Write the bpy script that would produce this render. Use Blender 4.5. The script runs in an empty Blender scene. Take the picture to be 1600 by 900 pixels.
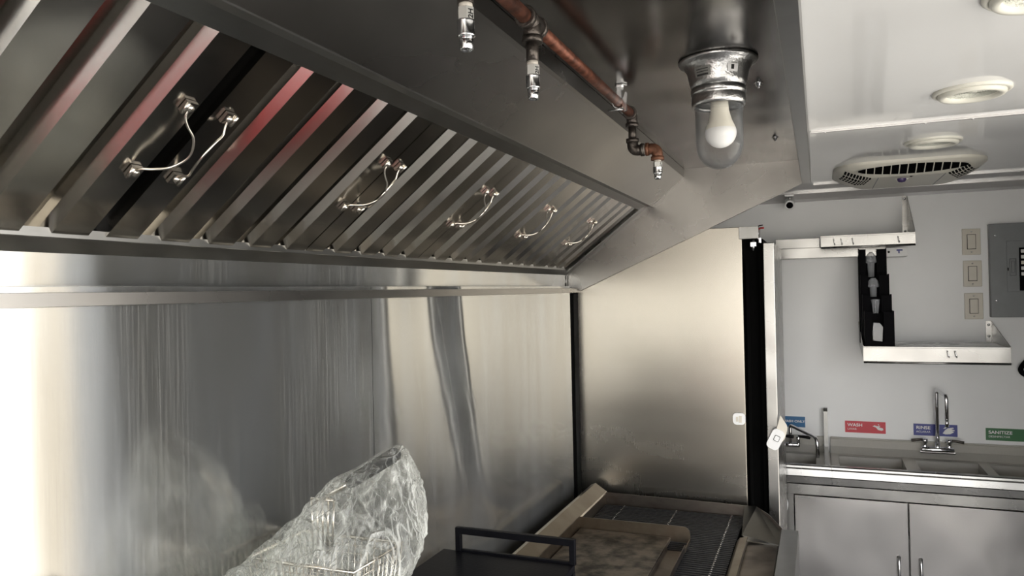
import bpy, bmesh, math, random
from mathutils import Vector, Matrix, noise
random.seed(7)
PI = math.pi
sc = bpy.context.scene
C = sc.collection

# ------------------------------------------------------------------ camera, world, lights, exposure
CAM = Vector((0, 0, 1.7))
def make_camera():
    yaw, p, r, f = .3862435, .00585685, -.02095572, 1175.4
    fwd = Vector((-math.sin(yaw)*math.cos(p), math.cos(yaw)*math.cos(p), math.sin(p)))
    right = Vector((math.cos(yaw), math.sin(yaw), 0)); up = right.cross(fwd)
    r2 = math.cos(r)*right + math.sin(r)*up; u2 = -math.sin(r)*right + math.cos(r)*up
    cd = bpy.data.cameras.new('camera'); co = bpy.data.objects.new('camera', cd); C.objects.link(co)
    m = Matrix((r2, u2, -fwd)).transposed().to_4x4(); m.translation = CAM
    co.matrix_world = m
    cd.sensor_width = 36; cd.lens = 36*f/1600; cd.clip_start = .02
    sc.camera = co
make_camera()
sc.view_settings.view_transform = 'Standard'; sc.view_settings.look = 'None'
sc.view_settings.gamma = 1; sc.view_settings.use_curve_mapping = False
sc.view_settings.exposure = 0.78

SKY = 4.6
w = bpy.data.worlds.new('daylight'); sc.world = w; w.use_nodes = True
nt = w.node_tree; nt.nodes.clear()
out = nt.nodes.new('ShaderNodeOutputWorld'); bg = nt.nodes.new('ShaderNodeBackground')
tc = nt.nodes.new('ShaderNodeTexCoord'); sep = nt.nodes.new('ShaderNodeSeparateXYZ'); rmp = nt.nodes.new('ShaderNodeValToRGB')
nt.links.new(tc.outputs['Generated'], sep.inputs[0])
mr = nt.nodes.new('ShaderNodeMapRange'); mr.inputs['From Min'].default_value = -1; mr.inputs['From Max'].default_value = 1
nt.links.new(sep.outputs['Z'], mr.inputs['Value']); nt.links.new(mr.outputs[0], rmp.inputs['Fac'])
e = rmp.color_ramp.elements
e[0].position = .30; e[0].color = (.53, .50, .45, 1)
e[1].position = .56; e[1].color = (.97, .98, 1, 1)
x_ = e.new(.49); x_.color = (.67, .63, .56, 1)
x_ = e.new(.505); x_.color = (.90, .88, .82, 1)
nt.links.new(rmp.outputs[0], bg.inputs[0]); bg.inputs[1].default_value = SKY
nt.links.new(bg.outputs[0], out.inputs[0])

def portal(loc, rot, sx, sy):
    d = bpy.data.lights.new('daylight_portal', 'AREA'); d.shape = 'RECTANGLE'; d.size = sx; d.size_y = sy
    d.cycles.is_portal = True
    o = bpy.data.objects.new('daylight_portal', d); C.objects.link(o); o.location = loc; o.rotation_euler = rot
# added unseen for daylight and reflections: right wall service opening (x=1.2) and rear door opening (y=-2.3)
WX = 1.2; RY = -2.3
WIN = (-1.1, .72, .95, 2.05)      # y0,y1,z0,z1 of the service window
DOOR = (-.75, 1.05, .03, 2.1)       # x0,x1,z0,z1 of the rear door
SIDE = (.92, 2.62, .05, 2.05)      # y0,y1,z0,z1 of the side door
for W_ in (WIN, SIDE): portal((WX+.02, (W_[0]+W_[1])/2, (W_[2]+W_[3])/2), (0, PI/2, 0), W_[3]-W_[2], W_[1]-W_[0])
portal(((DOOR[0]+DOOR[1])/2, RY-.02, (DOOR[2]+DOOR[3])/2), (PI/2, 0, PI), DOOR[1]-DOOR[0], DOOR[3]-DOOR[2])

# ------------------------------------------------------------------ materials
def lin(c):
    if isinstance(c, (int, float)): c = (c, c, c)
    return (*c, 1)
def mat(name, col, rough=.5, metal=0., spec=.5, coat=0., noise_s=0, noise_a=0., bump=0., bump_s=60, trans=0., ior=1.45, emit=0, nr=(.3, .7)):
    m = bpy.data.materials.new(name); m.use_nodes = True
    n = m.node_tree; b = n.nodes['Principled BSDF']
    b.inputs['Base Color'].default_value = lin(col); b.inputs['Roughness'].default_value = rough
    b.inputs['Metallic'].default_value = metal; b.inputs['Specular IOR Level'].default_value = spec
    b.inputs['Coat Weight'].default_value = coat; b.inputs['IOR'].default_value = ior
    b.inputs['Transmission Weight'].default_value = trans
    t = n.nodes.new('ShaderNodeTexCoord')
    if noise_a or True:
        ns = n.nodes.new('ShaderNodeTexNoise'); ns.inputs['Scale'].default_value = noise_s or 25; ns.inputs['Detail'].default_value = 5
        n.links.new(t.outputs['Object'], ns.inputs['Vector'])
        mx = n.nodes.new('ShaderNodeMixRGB'); mx.blend_type = 'MULTIPLY'
        mr = n.nodes.new('ShaderNodeMapRange'); mr.inputs['To Min'].default_value = 1-noise_a-.02; mr.inputs['To Max'].default_value = 1
        mr.inputs['From Min'].default_value = nr[0]; mr.inputs['From Max'].default_value = nr[1]
        n.links.new(ns.outputs[0], mr.inputs[0]); mx.inputs[0].default_value = 1
        mx.inputs[1].default_value = lin(col); n.links.new(mr.outputs[0], mx.inputs[2])
        n.links.new(mx.outputs[0], b.inputs['Base Color'])
    if bump:
        nb = n.nodes.new('ShaderNodeTexNoise'); nb.inputs['Scale'].default_value = bump_s; nb.inputs['Detail'].default_value = 4
        n.links.new(t.outputs['Object'], nb.inputs['Vector'])
        bp = n.nodes.new('ShaderNodeBump'); bp.inputs['Strength'].default_value = bump; bp.inputs['Distance'].default_value = .004
        n.links.new(nb.outputs[0], bp.inputs['Height']); n.links.new(bp.outputs[0], b.inputs['Normal'])
    return m

def steel(name, col=(.52, .50, .47), rough=.26, brush=(6, 6, 160), aniso=0., wave=.0, wave_s=(2, 2, 2), smear=0., smear_s=(3, 3, 3), metal=1., rr=.012, dark=(.4, .4, .4), brush_b=.0, tang='Z', rot=0., streak=0.):
    """brushed stainless: fine stretched grain, broad sheet waviness, dull smears"""
    m = bpy.data.materials.new(name); m.use_nodes = True
    n = m.node_tree; b = n.nodes['Principled BSDF']; L = n.links.new
    b.inputs['Metallic'].default_value = metal
    t = n.nodes.new('ShaderNodeTexCoord')
    mp = n.nodes.new('ShaderNodeMapping'); mp.inputs['Scale'].default_value = brush; L(t.outputs['Object'], mp.inputs[0])
    g = n.nodes.new('ShaderNodeTexNoise'); g.inputs['Scale'].default_value = 7; g.inputs['Detail'].default_value = 6; L(mp.outputs[0], g.inputs['Vector'])
    ms = n.nodes.new('ShaderNodeMapping'); ms.inputs['Scale'].default_value = smear_s; L(t.outputs['Object'], ms.inputs[0])
    s = n.nodes.new('ShaderNodeTexNoise'); s.inputs['Scale'].default_value = 1; s.inputs['Detail'].default_value = 4; s.inputs['Roughness'].default_value = .5; s.inputs['Distortion'].default_value = .3
    L(ms.outputs[0], s.inputs['Vector'])
    # colour
    mg = n.nodes.new('ShaderNodeMapRange'); mg.inputs['From Min'].default_value = .3; mg.inputs['From Max'].default_value = .7
    mg.inputs['To Min'].default_value = .97; mg.inputs['To Max'].default_value = 1.02; L(g.outputs[0], mg.inputs[0])
    c1 = n.nodes.new('ShaderNodeMixRGB'); c1.blend_type = 'MULTIPLY'; c1.inputs[0].default_value = 1
    c1.inputs[1].default_value = lin(col); L(mg.outputs[0], c1.inputs[2])
    sm = n.nodes.new('ShaderNodeMapRange'); sm.inputs['From Min'].default_value = .38; sm.inputs['From Max'].default_value = .75
    sm.inputs['To Max'].default_value = smear; L(s.outputs[0], sm.inputs[0])
    c2 = n.nodes.new('ShaderNodeMixRGB'); L(sm.outputs[0], c2.inputs[0]); L(c1.outputs[0], c2.inputs[1]); c2.inputs[2].default_value = lin(dark)
    L(c2.outputs[0], b.inputs['Base Color'])
    if streak:
        # dried wiping marks: thin near-vertical streaks gathered in patches
        k1 = n.nodes.new('ShaderNodeMapping'); k1.inputs['Rotation'].default_value = (.16, 0, 0); k1.inputs['Scale'].default_value = (1, 230, 4); L(t.outputs['Object'], k1.inputs[0])
        k2 = n.nodes.new('ShaderNodeTexNoise'); k2.inputs['Scale'].default_value = 1; k2.inputs['Detail'].default_value = 3; k2.inputs['Distortion'].default_value = .4; L(k1.outputs[0], k2.inputs['Vector'])
        k3 = n.nodes.new('ShaderNodeMapRange'); k3.inputs['From Min'].default_value = .46; k3.inputs['From Max'].default_value = .78; L(k2.outputs[0], k3.inputs[0])
        k4 = n.nodes.new('ShaderNodeMapping'); k4.inputs['Scale'].default_value = (1, 4.5, 1.6); k4.inputs['Location'].default_value = (0, .3, .2); L(t.outputs['Object'], k4.inputs[0])
        k5 = n.nodes.new('ShaderNodeTexNoise'); k5.inputs['Scale'].default_value = 1; k5.inputs['Detail'].default_value = 2; L(k4.outputs[0], k5.inputs['Vector'])
        k6 = n.nodes.new('ShaderNodeMapRange'); k6.inputs['From Min'].default_value = .38; k6.inputs['From Max'].default_value = .70; L(k5.outputs[0], k6.inputs[0])
        k7 = n.nodes.new('ShaderNodeMath'); k7.operation = 'MULTIPLY'; L(k3.outputs[0], k7.inputs[0]); L(k6.outputs[0], k7.inputs[1])
        k8 = n.nodes.new('ShaderNodeMath'); k8.operation = 'MULTIPLY_ADD'; L(k7.outputs[0], k8.inputs[0]); k8.inputs[1].default_value = -streak; k8.inputs[2].default_value = metal; L(k8.outputs[0], b.inputs['Metallic'])
    # roughness
    r1 = n.nodes.new('ShaderNodeMath'); r1.operation = 'MULTIPLY_ADD'; L(g.outputs[0], r1.inputs[0]); r1.inputs[1].default_value = rr; r1.inputs[2].default_value = rough-rr/2
    r2 = n.nodes.new('ShaderNodeMath'); r2.operation = 'MULTIPLY_ADD'; L(sm.outputs[0], r2.inputs[0]); r2.inputs[1].default_value = .15; L(r1.outputs[0], r2.inputs[2])
    L(r2.outputs[0], b.inputs['Roughness'])
    if aniso:
        b.inputs['Anisotropic'].default_value = aniso; b.inputs['Anisotropic Rotation'].default_value = rot
        tg = n.nodes.new('ShaderNodeTangent'); tg.direction_type = 'RADIAL'; tg.axis = tang; L(tg.outputs[0], b.inputs['Tangent'])
    bp = n.nodes.new('ShaderNodeBump'); bp.inputs['Strength'].default_value = brush_b; bp.inputs['Distance'].default_value = .0004; L(g.outputs[0], bp.inputs['Height'])
    last = bp
    if wave:
        mw = n.nodes.new('ShaderNodeMapping'); mw.inputs['Scale'].default_value = wave_s; L(t.outputs['Object'], mw.inputs[0])
        wv = n.nodes.new('ShaderNodeTexNoise'); wv.inputs['Scale'].default_value = 1; wv.inputs['Detail'].default_value = 1; L(mw.outputs[0], wv.inputs['Vector'])
        b2 = n.nodes.new('ShaderNodeBump'); b2.inputs['Strength'].default_value = 1; b2.inputs['Distance'].default_value = wave
        L(wv.outputs[0], b2.inputs['Height']); last = b2
    if last is not bp or brush_b: L(last.outputs[0], b.inputs['Normal'])
    return m

M = {}
M['wall_steel'] = steel('wall_steel', (.43, .43, .41), .12, (4, 60, 3), aniso=.9, metal=.88, smear=.5, smear_s=(3, 11, 1.4), dark=(.54, .57, .61), rr=.02, rot=.25, streak=.22)
M['fridge_steel'] = steel('fridge_steel', (.32, .30, .265), .25, (60, 3, 3), aniso=.3, smear=.25, smear_s=(2, 2, 6), dark=(.40, .38, .35), rr=.01)
M['hood_steel'] = steel('hood_steel', (.235, .226, .215), .27, (3, 3, 3), wave=.005, wave_s=(3, 2, 3), smear=.35, smear_s=(4, 3, 4), rr=.0, dark=(.30, .29, .275))
M['roof_steel'] = steel('roof_steel', (.19, .183, .176), .2, (3, 3, 3), wave=.010, wave_s=(4, 3, 3), smear=.4, smear_s=(4, 3, 4), rr=.0, dark=(.26, .25, .24))
M['back_steel'] = steel('back_steel', (.33, .32, .30), .28, (4, 3, 90), aniso=.4, smear=.4, smear_s=(3, 8, 3))
M['lip_steel'] = steel('lip_steel', (.24, .238, .23), .3, (5, 5, 50), smear=.3, smear_s=(9, 9, 9))
M['filter_steel'] = steel('filter_steel', (.48, .46, .425), .16, (30, 3, 30), smear=.3, smear_s=(8, 8, 8), rr=.03, dark=(.40, .39, .36))
M['bright_steel'] = steel('bright_steel', (.275, .27, .262), .26, (5, 40, 60), smear=.25, smear_s=(6, 6, 6), dark=(.5, .5, .48), wave=.006, wave_s=(5, 3, 5))
M['door_steel'] = steel('door_steel', (.42, .405, .395), .25, (60, 3, 3), wave=.012, wave_s=(4, 4, 2.5), smear=.05, smear_s=(3, 3, 3), dark=(.5, .5, .48), rr=.0)
M['chrome'] = mat('chrome', (.78, .78, .80), .07, 1)
M['wire'] = mat('wire_steel', (.68, .64, .58), .18, 1)
M['nozzle'] = mat('nozzle_chrome', (.74, .75, .76), .16, 1)
M['nozzle_hex'] = mat('nozzle_hex_plate', (.62, .62, .60), .42, .75)
M['copper'] = mat('old_copper', (.25, .095, .06), .45, .6, noise_s=45, noise_a=.8, bump=.3)
M['black_iron'] = mat('black_iron', (.12, .105, .095), .38, .85, noise_s=60, noise_a=.5, bump=.3, bump_s=200)
M['rust_iron'] = mat('rusty_iron', (.22, .10, .06), .5, .5, noise_s=80, noise_a=.5, bump=.3, bump_s=200)
M['tape'] = mat('thread_tape', (.62, .58, .52), .6, noise_s=200, noise_a=.2)
M['cast_alu'] = mat('cast_aluminium', (.58, .58, .58), .3, 1, noise_s=120, noise_a=.15, bump=.25, bump_s=180)
M['zinc'] = mat('zinc_strap', (.75, .76, .77), .25, 1)
M['ceiling'] = mat('glossy_white_ceiling', (.80, .805, .81), .07, 0, .55, noise_s=2, noise_a=.02, bump=.02, bump_s=3)
M['wall_white'] = mat('white_wall_panel', (.86, .865, .87), .30, 0, .4, noise_s=3, noise_a=.04, bump=.03, bump_s=3)
M['trim_alu'] = mat('white_trim', (.66, .65, .65), .25, .4)
M['floor'] = mat('floor_vinyl', (.12, .115, .11), .5, noise_s=12, noise_a=.4)
M['black'] = mat('black_void', (.002, .002, .002), .8, spec=.04)
M['rubber'] = mat('black_rubber', (.006, .006, .007), .5, spec=.15)
M['black_paint'] = mat('black_painted_steel', (.005, .005, .007), .4, 0, .15, noise_s=80, noise_a=.3, bump=.1, bump_s=150)
M['black_plastic'] = mat('black_plastic', (.003, .003, .004), .6, spec=.05)
M['cream'] = mat('cream_plastic', (.64, .60, .52), .35, noise_a=.02)
M['ac_cream'] = mat('air_unit_plastic', (.66, .64, .57), .38)
M['light_cream'] = mat('downlight_plastic', (.72, .71, .64), .35)
M['white_plastic'] = mat('white_plastic', (.80, .80, .80), .4)
M['bulb_white'] = mat('bulb_globe', (.9, .9, .9), .35, emit=0)
M['bulb_body'] = mat('bulb_body', (.80, .77, .68), .4)
M['lens'] = mat('ribbed_lens', (.66, .67, .60), .15, .3, bump=.8, bump_s=300)
M['panel_grey'] = mat('grey_enamel', (.20, .21, .22), .4, noise_a=.05)
M['purple'] = mat('purple_lens', (.06, .04, .12), .12)
M['grill_black'] = mat('charred_bars', (.035, .035, .038), .45, .3, noise_s=90, noise_a=.6)
M['griddle'] = mat('greasy_griddle', (.20, .168, .132), .42, .7, noise_s=20, noise_a=.80, bump=.3, bump_s=60, nr=(.38, .62))
M['griddle_guard'] = steel('browned_guard', (.20, .165, .125), .33, (5, 5, 40), smear=.7, smear_s=(12, 12, 12), dark=(.10, .07, .05))
M['burnt_steel'] = steel('heat_stained_steel', (.21, .18, .155), .33, (30, 30, 5), smear=.8, smear_s=(9, 9, 14), dark=(.08, .06, .05))
M['gutter'] = steel('broiler_back_guard', (.36, .32, .26), .3, (5, 60, 5), smear=.6, smear_s=(8, 8, 8), dark=(.25, .2, .15))
M['sink_steel'] = steel('sink_steel', (.50, .48, .44), .38, (40, 5, 5), metal=.25, smear=.3, smear_s=(6, 6, 6), dark=(.36, .36, .34))
M['sign_red'] = mat('sign_red', (.55, .02, .04), .35); M['sign_blue'] = mat('sign_blue', (.02, .03, .22), .35)
M['sign_teal'] = mat('sign_blue_teal', (.02, .13, .30), .35); M['sign_green'] = mat('sign_green', (.03, .14, .05), .35)
M['ink_white'] = mat('white_lettering', (.8, .8, .8), .5); M['ink_black'] = mat('black_lettering', (.02, .02, .02), .5)
M['grey_label'] = mat('silver_label', (.22, .22, .21), .4, .3)
M['red_wire'] = mat('red_wire', (.35, .03, .03), .4)
M['stucco'] = mat('beige_stucco', (.52, .47, .40), .8, bump=.3, bump_s=40)
M['red_paint'] = mat('red_paint', (.62, .02, .03), .4)
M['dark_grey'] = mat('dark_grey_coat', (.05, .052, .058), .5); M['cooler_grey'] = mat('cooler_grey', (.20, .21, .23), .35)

def glassy(name, alpha, col, rough=.12, bump=0., bump_s=30, fres=.55):
    m = bpy.data.materials.new(name); m.use_nodes = True
    n = m.node_tree; n.nodes.clear(); L = n.links.new
    o = n.nodes.new('ShaderNodeOutputMaterial'); tr = n.nodes.new('ShaderNodeBsdfTransparent'); p = n.nodes.new('ShaderNodeBsdfPrincipled')
    p.inputs['Base Color'].default_value = lin(col); p.inputs['Roughness'].default_value = rough; p.inputs['Specular IOR Level'].default_value = .9
    lw = n.nodes.new('ShaderNodeLayerWeight'); lw.inputs[0].default_value = fres
    t = n.nodes.new('ShaderNodeTexCoord'); ns = n.nodes.new('ShaderNodeTexNoise'); ns.inputs['Scale'].default_value = bump_s; ns.inputs['Detail'].default_value = 3; ns.inputs['Distortion'].default_value = 1.5
    L(t.outputs['Object'], ns.inputs['Vector'])
    if bump:
        bp = n.nodes.new('ShaderNodeBump'); bp.inputs['Strength'].default_value = bump; bp.inputs['Distance'].default_value = .01
        L(ns.outputs[0], bp.inputs['Height']); L(bp.outputs[0], p.inputs['Normal']); L(bp.outputs[0], lw.inputs['Normal'])
    ma = n.nodes.new('ShaderNodeMath'); ma.operation = 'MULTIPLY_ADD'; ma.use_clamp = True; L(lw.outputs['Facing'], ma.inputs[0]); ma.inputs[1].default_value = .8; ma.inputs[2].default_value = alpha
    mx = n.nodes.new('ShaderNodeMixShader'); L(ma.outputs[0], mx.inputs[0]); L(tr.outputs[0], mx.inputs[1]); L(p.outputs[0], mx.inputs[2]); L(mx.outputs[0], o.inputs[0])
    return m
M['cup'] = glassy('frosted_cup', .35, (.6, .62, .66), .2, fres=.4)
def film(name):
    """thin clear polythene: see-through, glossy, whitish along its creases"""
    m = bpy.data.materials.new(name); m.use_nodes = True
    n = m.node_tree; n.nodes.clear(); L = n.links.new
    o = n.nodes.new('ShaderNodeOutputMaterial'); tr = n.nodes.new('ShaderNodeBsdfTransparent'); p = n.nodes.new('ShaderNodeBsdfPrincipled')
    tr.inputs[0].default_value = (.95, .955, .94, 1)
    p.inputs['Base Color'].default_value = (.92, .94, .90, 1); p.inputs['Roughness'].default_value = .12; p.inputs['Specular IOR Level'].default_value = 1.
    t = n.nodes.new('ShaderNodeTexCoord'); tot = None
    mp = n.nodes.new('ShaderNodeMapping'); mp.inputs['Scale'].default_value = (1, 1, .4); mp.inputs['Rotation'].default_value = (.3, .5, 0); L(t.outputs['Object'], mp.inputs[0])
    for sc_, wd, wt in ((8, .030, 1.), (20, .035, .7), (44, .05, .35)):
        ns = n.nodes.new('ShaderNodeTexNoise'); ns.inputs['Scale'].default_value = sc_; ns.inputs['Detail'].default_value = 1.5; ns.inputs['Distortion'].default_value = 1.1
        L(mp.outputs[0], ns.inputs['Vector'])
        a = n.nodes.new('ShaderNodeMath'); a.operation = 'SUBTRACT'; L(ns.outputs[0], a.inputs[0]); a.inputs[1].default_value = .5
        b = n.nodes.new('ShaderNodeMath'); b.operation = 'ABSOLUTE'; L(a.outputs[0], b.inputs[0])
        c = n.nodes.new('ShaderNodeMapRange'); c.inputs['From Min'].default_value = 0; c.inputs['From Max'].default_value = wd; c.inputs['To Min'].default_value = wt; c.inputs['To Max'].default_value = 0; L(b.outputs[0], c.inputs[0])
        if tot is None: tot = c.outputs[0]
        else:
            d = n.nodes.new('ShaderNodeMath'); d.operation = 'ADD'; L(tot, d.inputs[0]); L(c.outputs[0], d.inputs[1]); tot = d.outputs[0]
    bp = n.nodes.new('ShaderNodeBump'); bp.inputs['Strength'].default_value = 1; bp.inputs['Distance'].default_value = .006; L(tot, bp.inputs['Height']); L(bp.outputs[0], p.inputs['Normal'])
    lw = n.nodes.new('ShaderNodeLayerWeight'); lw.inputs[0].default_value = .3; L(bp.outputs[0], lw.inputs['Normal'])
    m1 = n.nodes.new('ShaderNodeMath'); m1.operation = 'MULTIPLY_ADD'; L(lw.outputs['Facing'], m1.inputs[0]); m1.inputs[1].default_value = .55; m1.inputs[2].default_value = .02
    m2 = n.nodes.new('ShaderNodeMath'); m2.operation = 'MULTIPLY_ADD'; m2.use_clamp = True; L(tot, m2.inputs[0]); m2.inputs[1].default_value = .26; L(m1.outputs[0], m2.inputs[2])
    mx = n.nodes.new('ShaderNodeMixShader'); L(m2.outputs[0], mx.inputs[0]); L(tr.outputs[0], mx.inputs[1]); L(p.outputs[0], mx.inputs[2]); L(mx.outputs[0], o.inputs[0])
    return m
M['bag'] = film('clear_film')
M['jar'] = glassy('clear_jar', .02, (.16, .17, .18), .05, fres=.22)

# ------------------------------------------------------------------ geometry helpers
def box(bm, x0, x1, y0, y1, z0, z1, bev=0.):
    b2 = bmesh.new(); bmesh.ops.create_cube(b2, size=1)
    bmesh.ops.scale(b2, vec=(x1-x0, y1-y0, z1-z0), verts=b2.verts)
    bmesh.ops.translate(b2, vec=((x0+x1)/2, (y0+y1)/2, (z0+z1)/2), verts=b2.verts)
    if bev: bmesh.ops.bevel(b2, geom=b2.edges[:], offset=bev, segments=2, affect='EDGES', profile=.5)
    join(bm, b2)
def join(bm, b2):
    me = bpy.data.meshes.new('t'); b2.to_mesh(me); b2.free(); bm.from_mesh(me); bpy.data.meshes.remove(me)
def prism(bm, pts, fn):
    """pts: 2D outline, fn(p, k) -> 3D with k = 0/1 for the two ends"""
    a = [bm.verts.new(fn(p, 0)) for p in pts]; b = [bm.verts.new(fn(p, 1)) for p in pts]
    n = len(pts)
    bm.faces.new(a[::-1]); bm.faces.new(b)
    for i in range(n): bm.faces.new((a[i], a[(i+1) % n], b[(i+1) % n], b[i]))
def sheet(bm, pts, y0, y1, t=.0015, fn=None):
    """folded sheet of thickness t with profile pts (x, z) run from y0 to y1"""
    n = len(pts); offs = []
    for i, p in enumerate(pts):
        d = Vector((0, 0))
        if i > 0: q = (Vector(p)-Vector(pts[i-1])).normalized(); d += Vector((-q.y, q.x))
        if i < n-1: q = (Vector(pts[i+1])-Vector(p)).normalized(); d += Vector((-q.y, q.x))
        d.normalize(); offs.append((p[0]+d.x*t, p[1]+d.y*t))
    fn = fn or (lambda p, y: (p[0], y, p[1]))
    V = [[bm.verts.new(fn(q, y)) for q in (p, o)] for y in (y0, y1) for p, o in zip(pts, offs)]
    for i in range(n-1):
        a, b, c, d = V[i], V[i+1], V[n+i], V[n+i+1]
        bm.faces.new((a[0], b[0], d[0], c[0])); bm.faces.new((b[1], a[1], c[1], d[1]))
        bm.faces.new((a[1], b[1], b[0], a[0])); bm.faces.new((c[0], d[0], d[1], c[1]))
    for i in (0, n-1):
        a, c = V[i], V[n+i]; bm.faces.new((a[0], c[0], c[1], a[1]) if i == 0 else (a[1], c[1], c[0], a[0]))
def tube(bm, path, r, seg=10, caps=True):
    """round tube along a polyline; r number or list"""
    P = [Vector(p) for p in path]; n = len(P)
    rs = r if isinstance(r, (list, tuple)) else [r]*n
    T = []
    for i in range(n):
        d = (P[min(i+1, n-1)]-P[max(i-1, 0)]); T.append(d.normalized() if d.length > 1e-9 else (T[-1] if T else Vector((0, 0, 1))))
    u = T[0].orthogonal().normalized(); rings = []
    for i in range(n):
        u = (u - T[i]*u.dot(T[i])).normalized(); v = T[i].cross(u)
        rings.append([bm.verts.new(P[i]+(u*math.cos(2*PI*k/seg)+v*math.sin(2*PI*k/seg))*rs[i]) for k in range(seg)])
    for a, b in zip(rings, rings[1:]):
        for k in range(seg): bm.faces.new((a[k], a[(k+1) % seg], b[(k+1) % seg], b[k])).smooth = True
    if caps: bm.faces.new(rings[0][::-1]); bm.faces.new(rings[-1])
def lathe(bm, prof, c, axis='Z', seg=40, smooth=True):
    """prof: (r, h) pairs about an axis through c"""
    c = Vector(c); rings = []
    ax = {'Z': (Vector((1, 0, 0)), Vector((0, 1, 0)), Vector((0, 0, 1))), 'Y': (Vector((1, 0, 0)), Vector((0, 0, 1)), Vector((0, 1, 0))), 'X': (Vector((0, 1, 0)), Vector((0, 0, 1)), Vector((1, 0, 0)))}[axis] if isinstance(axis, str) else axis
    for r, h in prof:
        if r < 1e-6: rings.append([bm.verts.new(c+ax[2]*h)])
        else: rings.append([bm.verts.new(c+ax[2]*h+ax[0]*r*math.cos(2*PI*k/seg)+ax[1]*r*math.sin(2*PI*k/seg)) for k in range(seg)])
    for a, b in zip(rings, rings[1:]):
        for k in range(seg):
            q = []
            for v in (a[k % len(a)], a[(k+1) % len(a)], b[(k+1) % len(b)], b[k % len(b)]):
                if v not in q: q.append(v)
            if len(q) > 2: bm.faces.new(q).smooth = smooth
def smooth_path(pts, n=6):
    """Catmull-Rom through points"""
    P = [Vector(p) for p in pts]; P = [P[0]*2-P[1]]+P+[P[-1]*2-P[-2]]; o = []
    for i in range(1, len(P)-2):
        for k in range(n):
            t = k/n; a, b, c, d = P[i-1:i+3]
            o.append(.5*((2*b)+(c-a)*t+(2*a-5*b+4*c-d)*t*t+(3*b-a-3*c+d)*t**3))
    o.append(P[-2]); return o
def bend(a, b, c, r, n=8):
    """rounded corner at b"""
    a, b, c = Vector(a), Vector(b), Vector(c); p = b+(a-b).normalized()*r; q = b+(c-b).normalized()*r
    return [p*(1-t)**2+b*2*t*(1-t)+q*t*t for t in [k/n for k in range(n+1)]]
def NB(): return bmesh.new()
def obj(name, bm, m, parent=None, label=None, smooth=False):
    bmesh.ops.recalc_face_normals(bm, faces=bm.faces[:])
    if smooth:
        for f in bm.faces: f.smooth = True
    if parent is not None:
        wl = Vector(); p = parent
        while p is not None: wl += p.location; p = p.parent
        off = wl; loc = Vector((0, 0, 0))
        bmesh.ops.translate(bm, vec=-off, verts=bm.verts)
    else:
        xs = [v.co.x for v in bm.verts]; ys = [v.co.y for v in bm.verts]; zs = [v.co.z for v in bm.verts]
        loc = Vector(((min(xs)+max(xs))/2, (min(ys)+max(ys))/2, min(zs)))
        bmesh.ops.translate(bm, vec=-loc, verts=bm.verts)
    me = bpy.data.meshes.new(name); bm.to_mesh(me); bm.free()
    me.materials.append(M[m] if isinstance(m, str) else m)
    o = bpy.data.objects.new(name, me); C.objects.link(o); o.location = loc
    if parent is not None: o.parent = parent
    if label: o['label'] = label
    return o
def tag(o, label, cat, group=None, kind=None):
    o['label'] = label; o['category'] = cat
    if group: o['group'] = group
    if kind: o['kind'] = kind
    return o
def thing(name, label, cat, loc, group=None):
    o = bpy.data.objects.new(name, None); C.objects.link(o); o.location = loc; o.empty_display_size = .05
    return tag(o, label, cat, group)
def struct(name, bm, m):
    o = obj(name, bm, m); o['kind'] = 'structure'; return o
def copy_tree(o, parent=None):
    c = o.copy(); C.objects.link(c); c.parent = parent
    for ch in list(o.children): copy_tree(ch, c)
    return c
def bobj(name, m, parent, *a, bev=0., label=None):
    bm = NB(); box(bm, *a, bev=bev); return obj(name, bm, m, parent, label)
def text(name, s, size, loc, m, parent, rot=(PI/2, 0, 0), depth=.0006, align='LEFT', sx=1, bold=0.):
    cu = bpy.data.curves.new('t', 'FONT'); cu.body = s; cu.size = size; cu.extrude = depth; cu.align_x = align; cu.offset = bold
    to = bpy.data.objects.new('t', cu); C.objects.link(to)
    to.rotation_euler = rot; to.location = loc; to.scale = (sx, 1, 1)
    bpy.context.view_layer.update(); dg = bpy.context.evaluated_depsgraph_get()
    me = bpy.data.meshes.new_from_object(to.evaluated_get(dg)); mw = to.matrix_world.copy()
    bm = NB(); bm.from_mesh(me); bmesh.ops.transform(bm, matrix=mw, verts=bm.verts)
    bpy.data.objects.remove(to); bpy.data.curves.remove(cu); bpy.data.meshes.remove(me)
    return obj(name, bm, m, parent)

# ------------------------------------------------------------------ room shell
CZ = 2.175; BY = 4.1; WLX = -.93
bm = NB(); box(bm, -1.1, WX+.1, RY-.1, BY+.1, -.06, 0); struct('floor', bm, 'floor')
bm = NB(); box(bm, -1.1, WX+.1, RY-.1, BY+.1, CZ, CZ+.05); struct('ceiling', bm, 'ceiling')
bm = NB(); box(bm, -1.1, WX+.1, BY, BY+.06, 0, CZ); struct('wall_back', bm, 'wall_white')
bm = NB(); box(bm, -1.1, -.985, RY, BY, 0, CZ); struct('wall_left', bm, 'wall_white')
y0, y1, z0, z1 = WIN; a0, a1, b0, b1 = SIDE
bm = NB(); box(bm, WX, WX+.06, RY, y0, 0, CZ); box(bm, WX, WX+.06, y1, a0, 0, CZ); box(bm, WX, WX+.06, a1, BY, 0, CZ); box(bm, WX, WX+.06, y0, y1, 0, z0); box(bm, WX, WX+.06, y0, y1, z1, CZ)
box(bm, WX, WX+.06, a0, a1, 0, b0); box(bm, WX, WX+.06, a0, a1, b1, CZ)
struct('wall_right', bm, 'wall_white')
x0, x1, z0, z1 = DOOR
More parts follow.
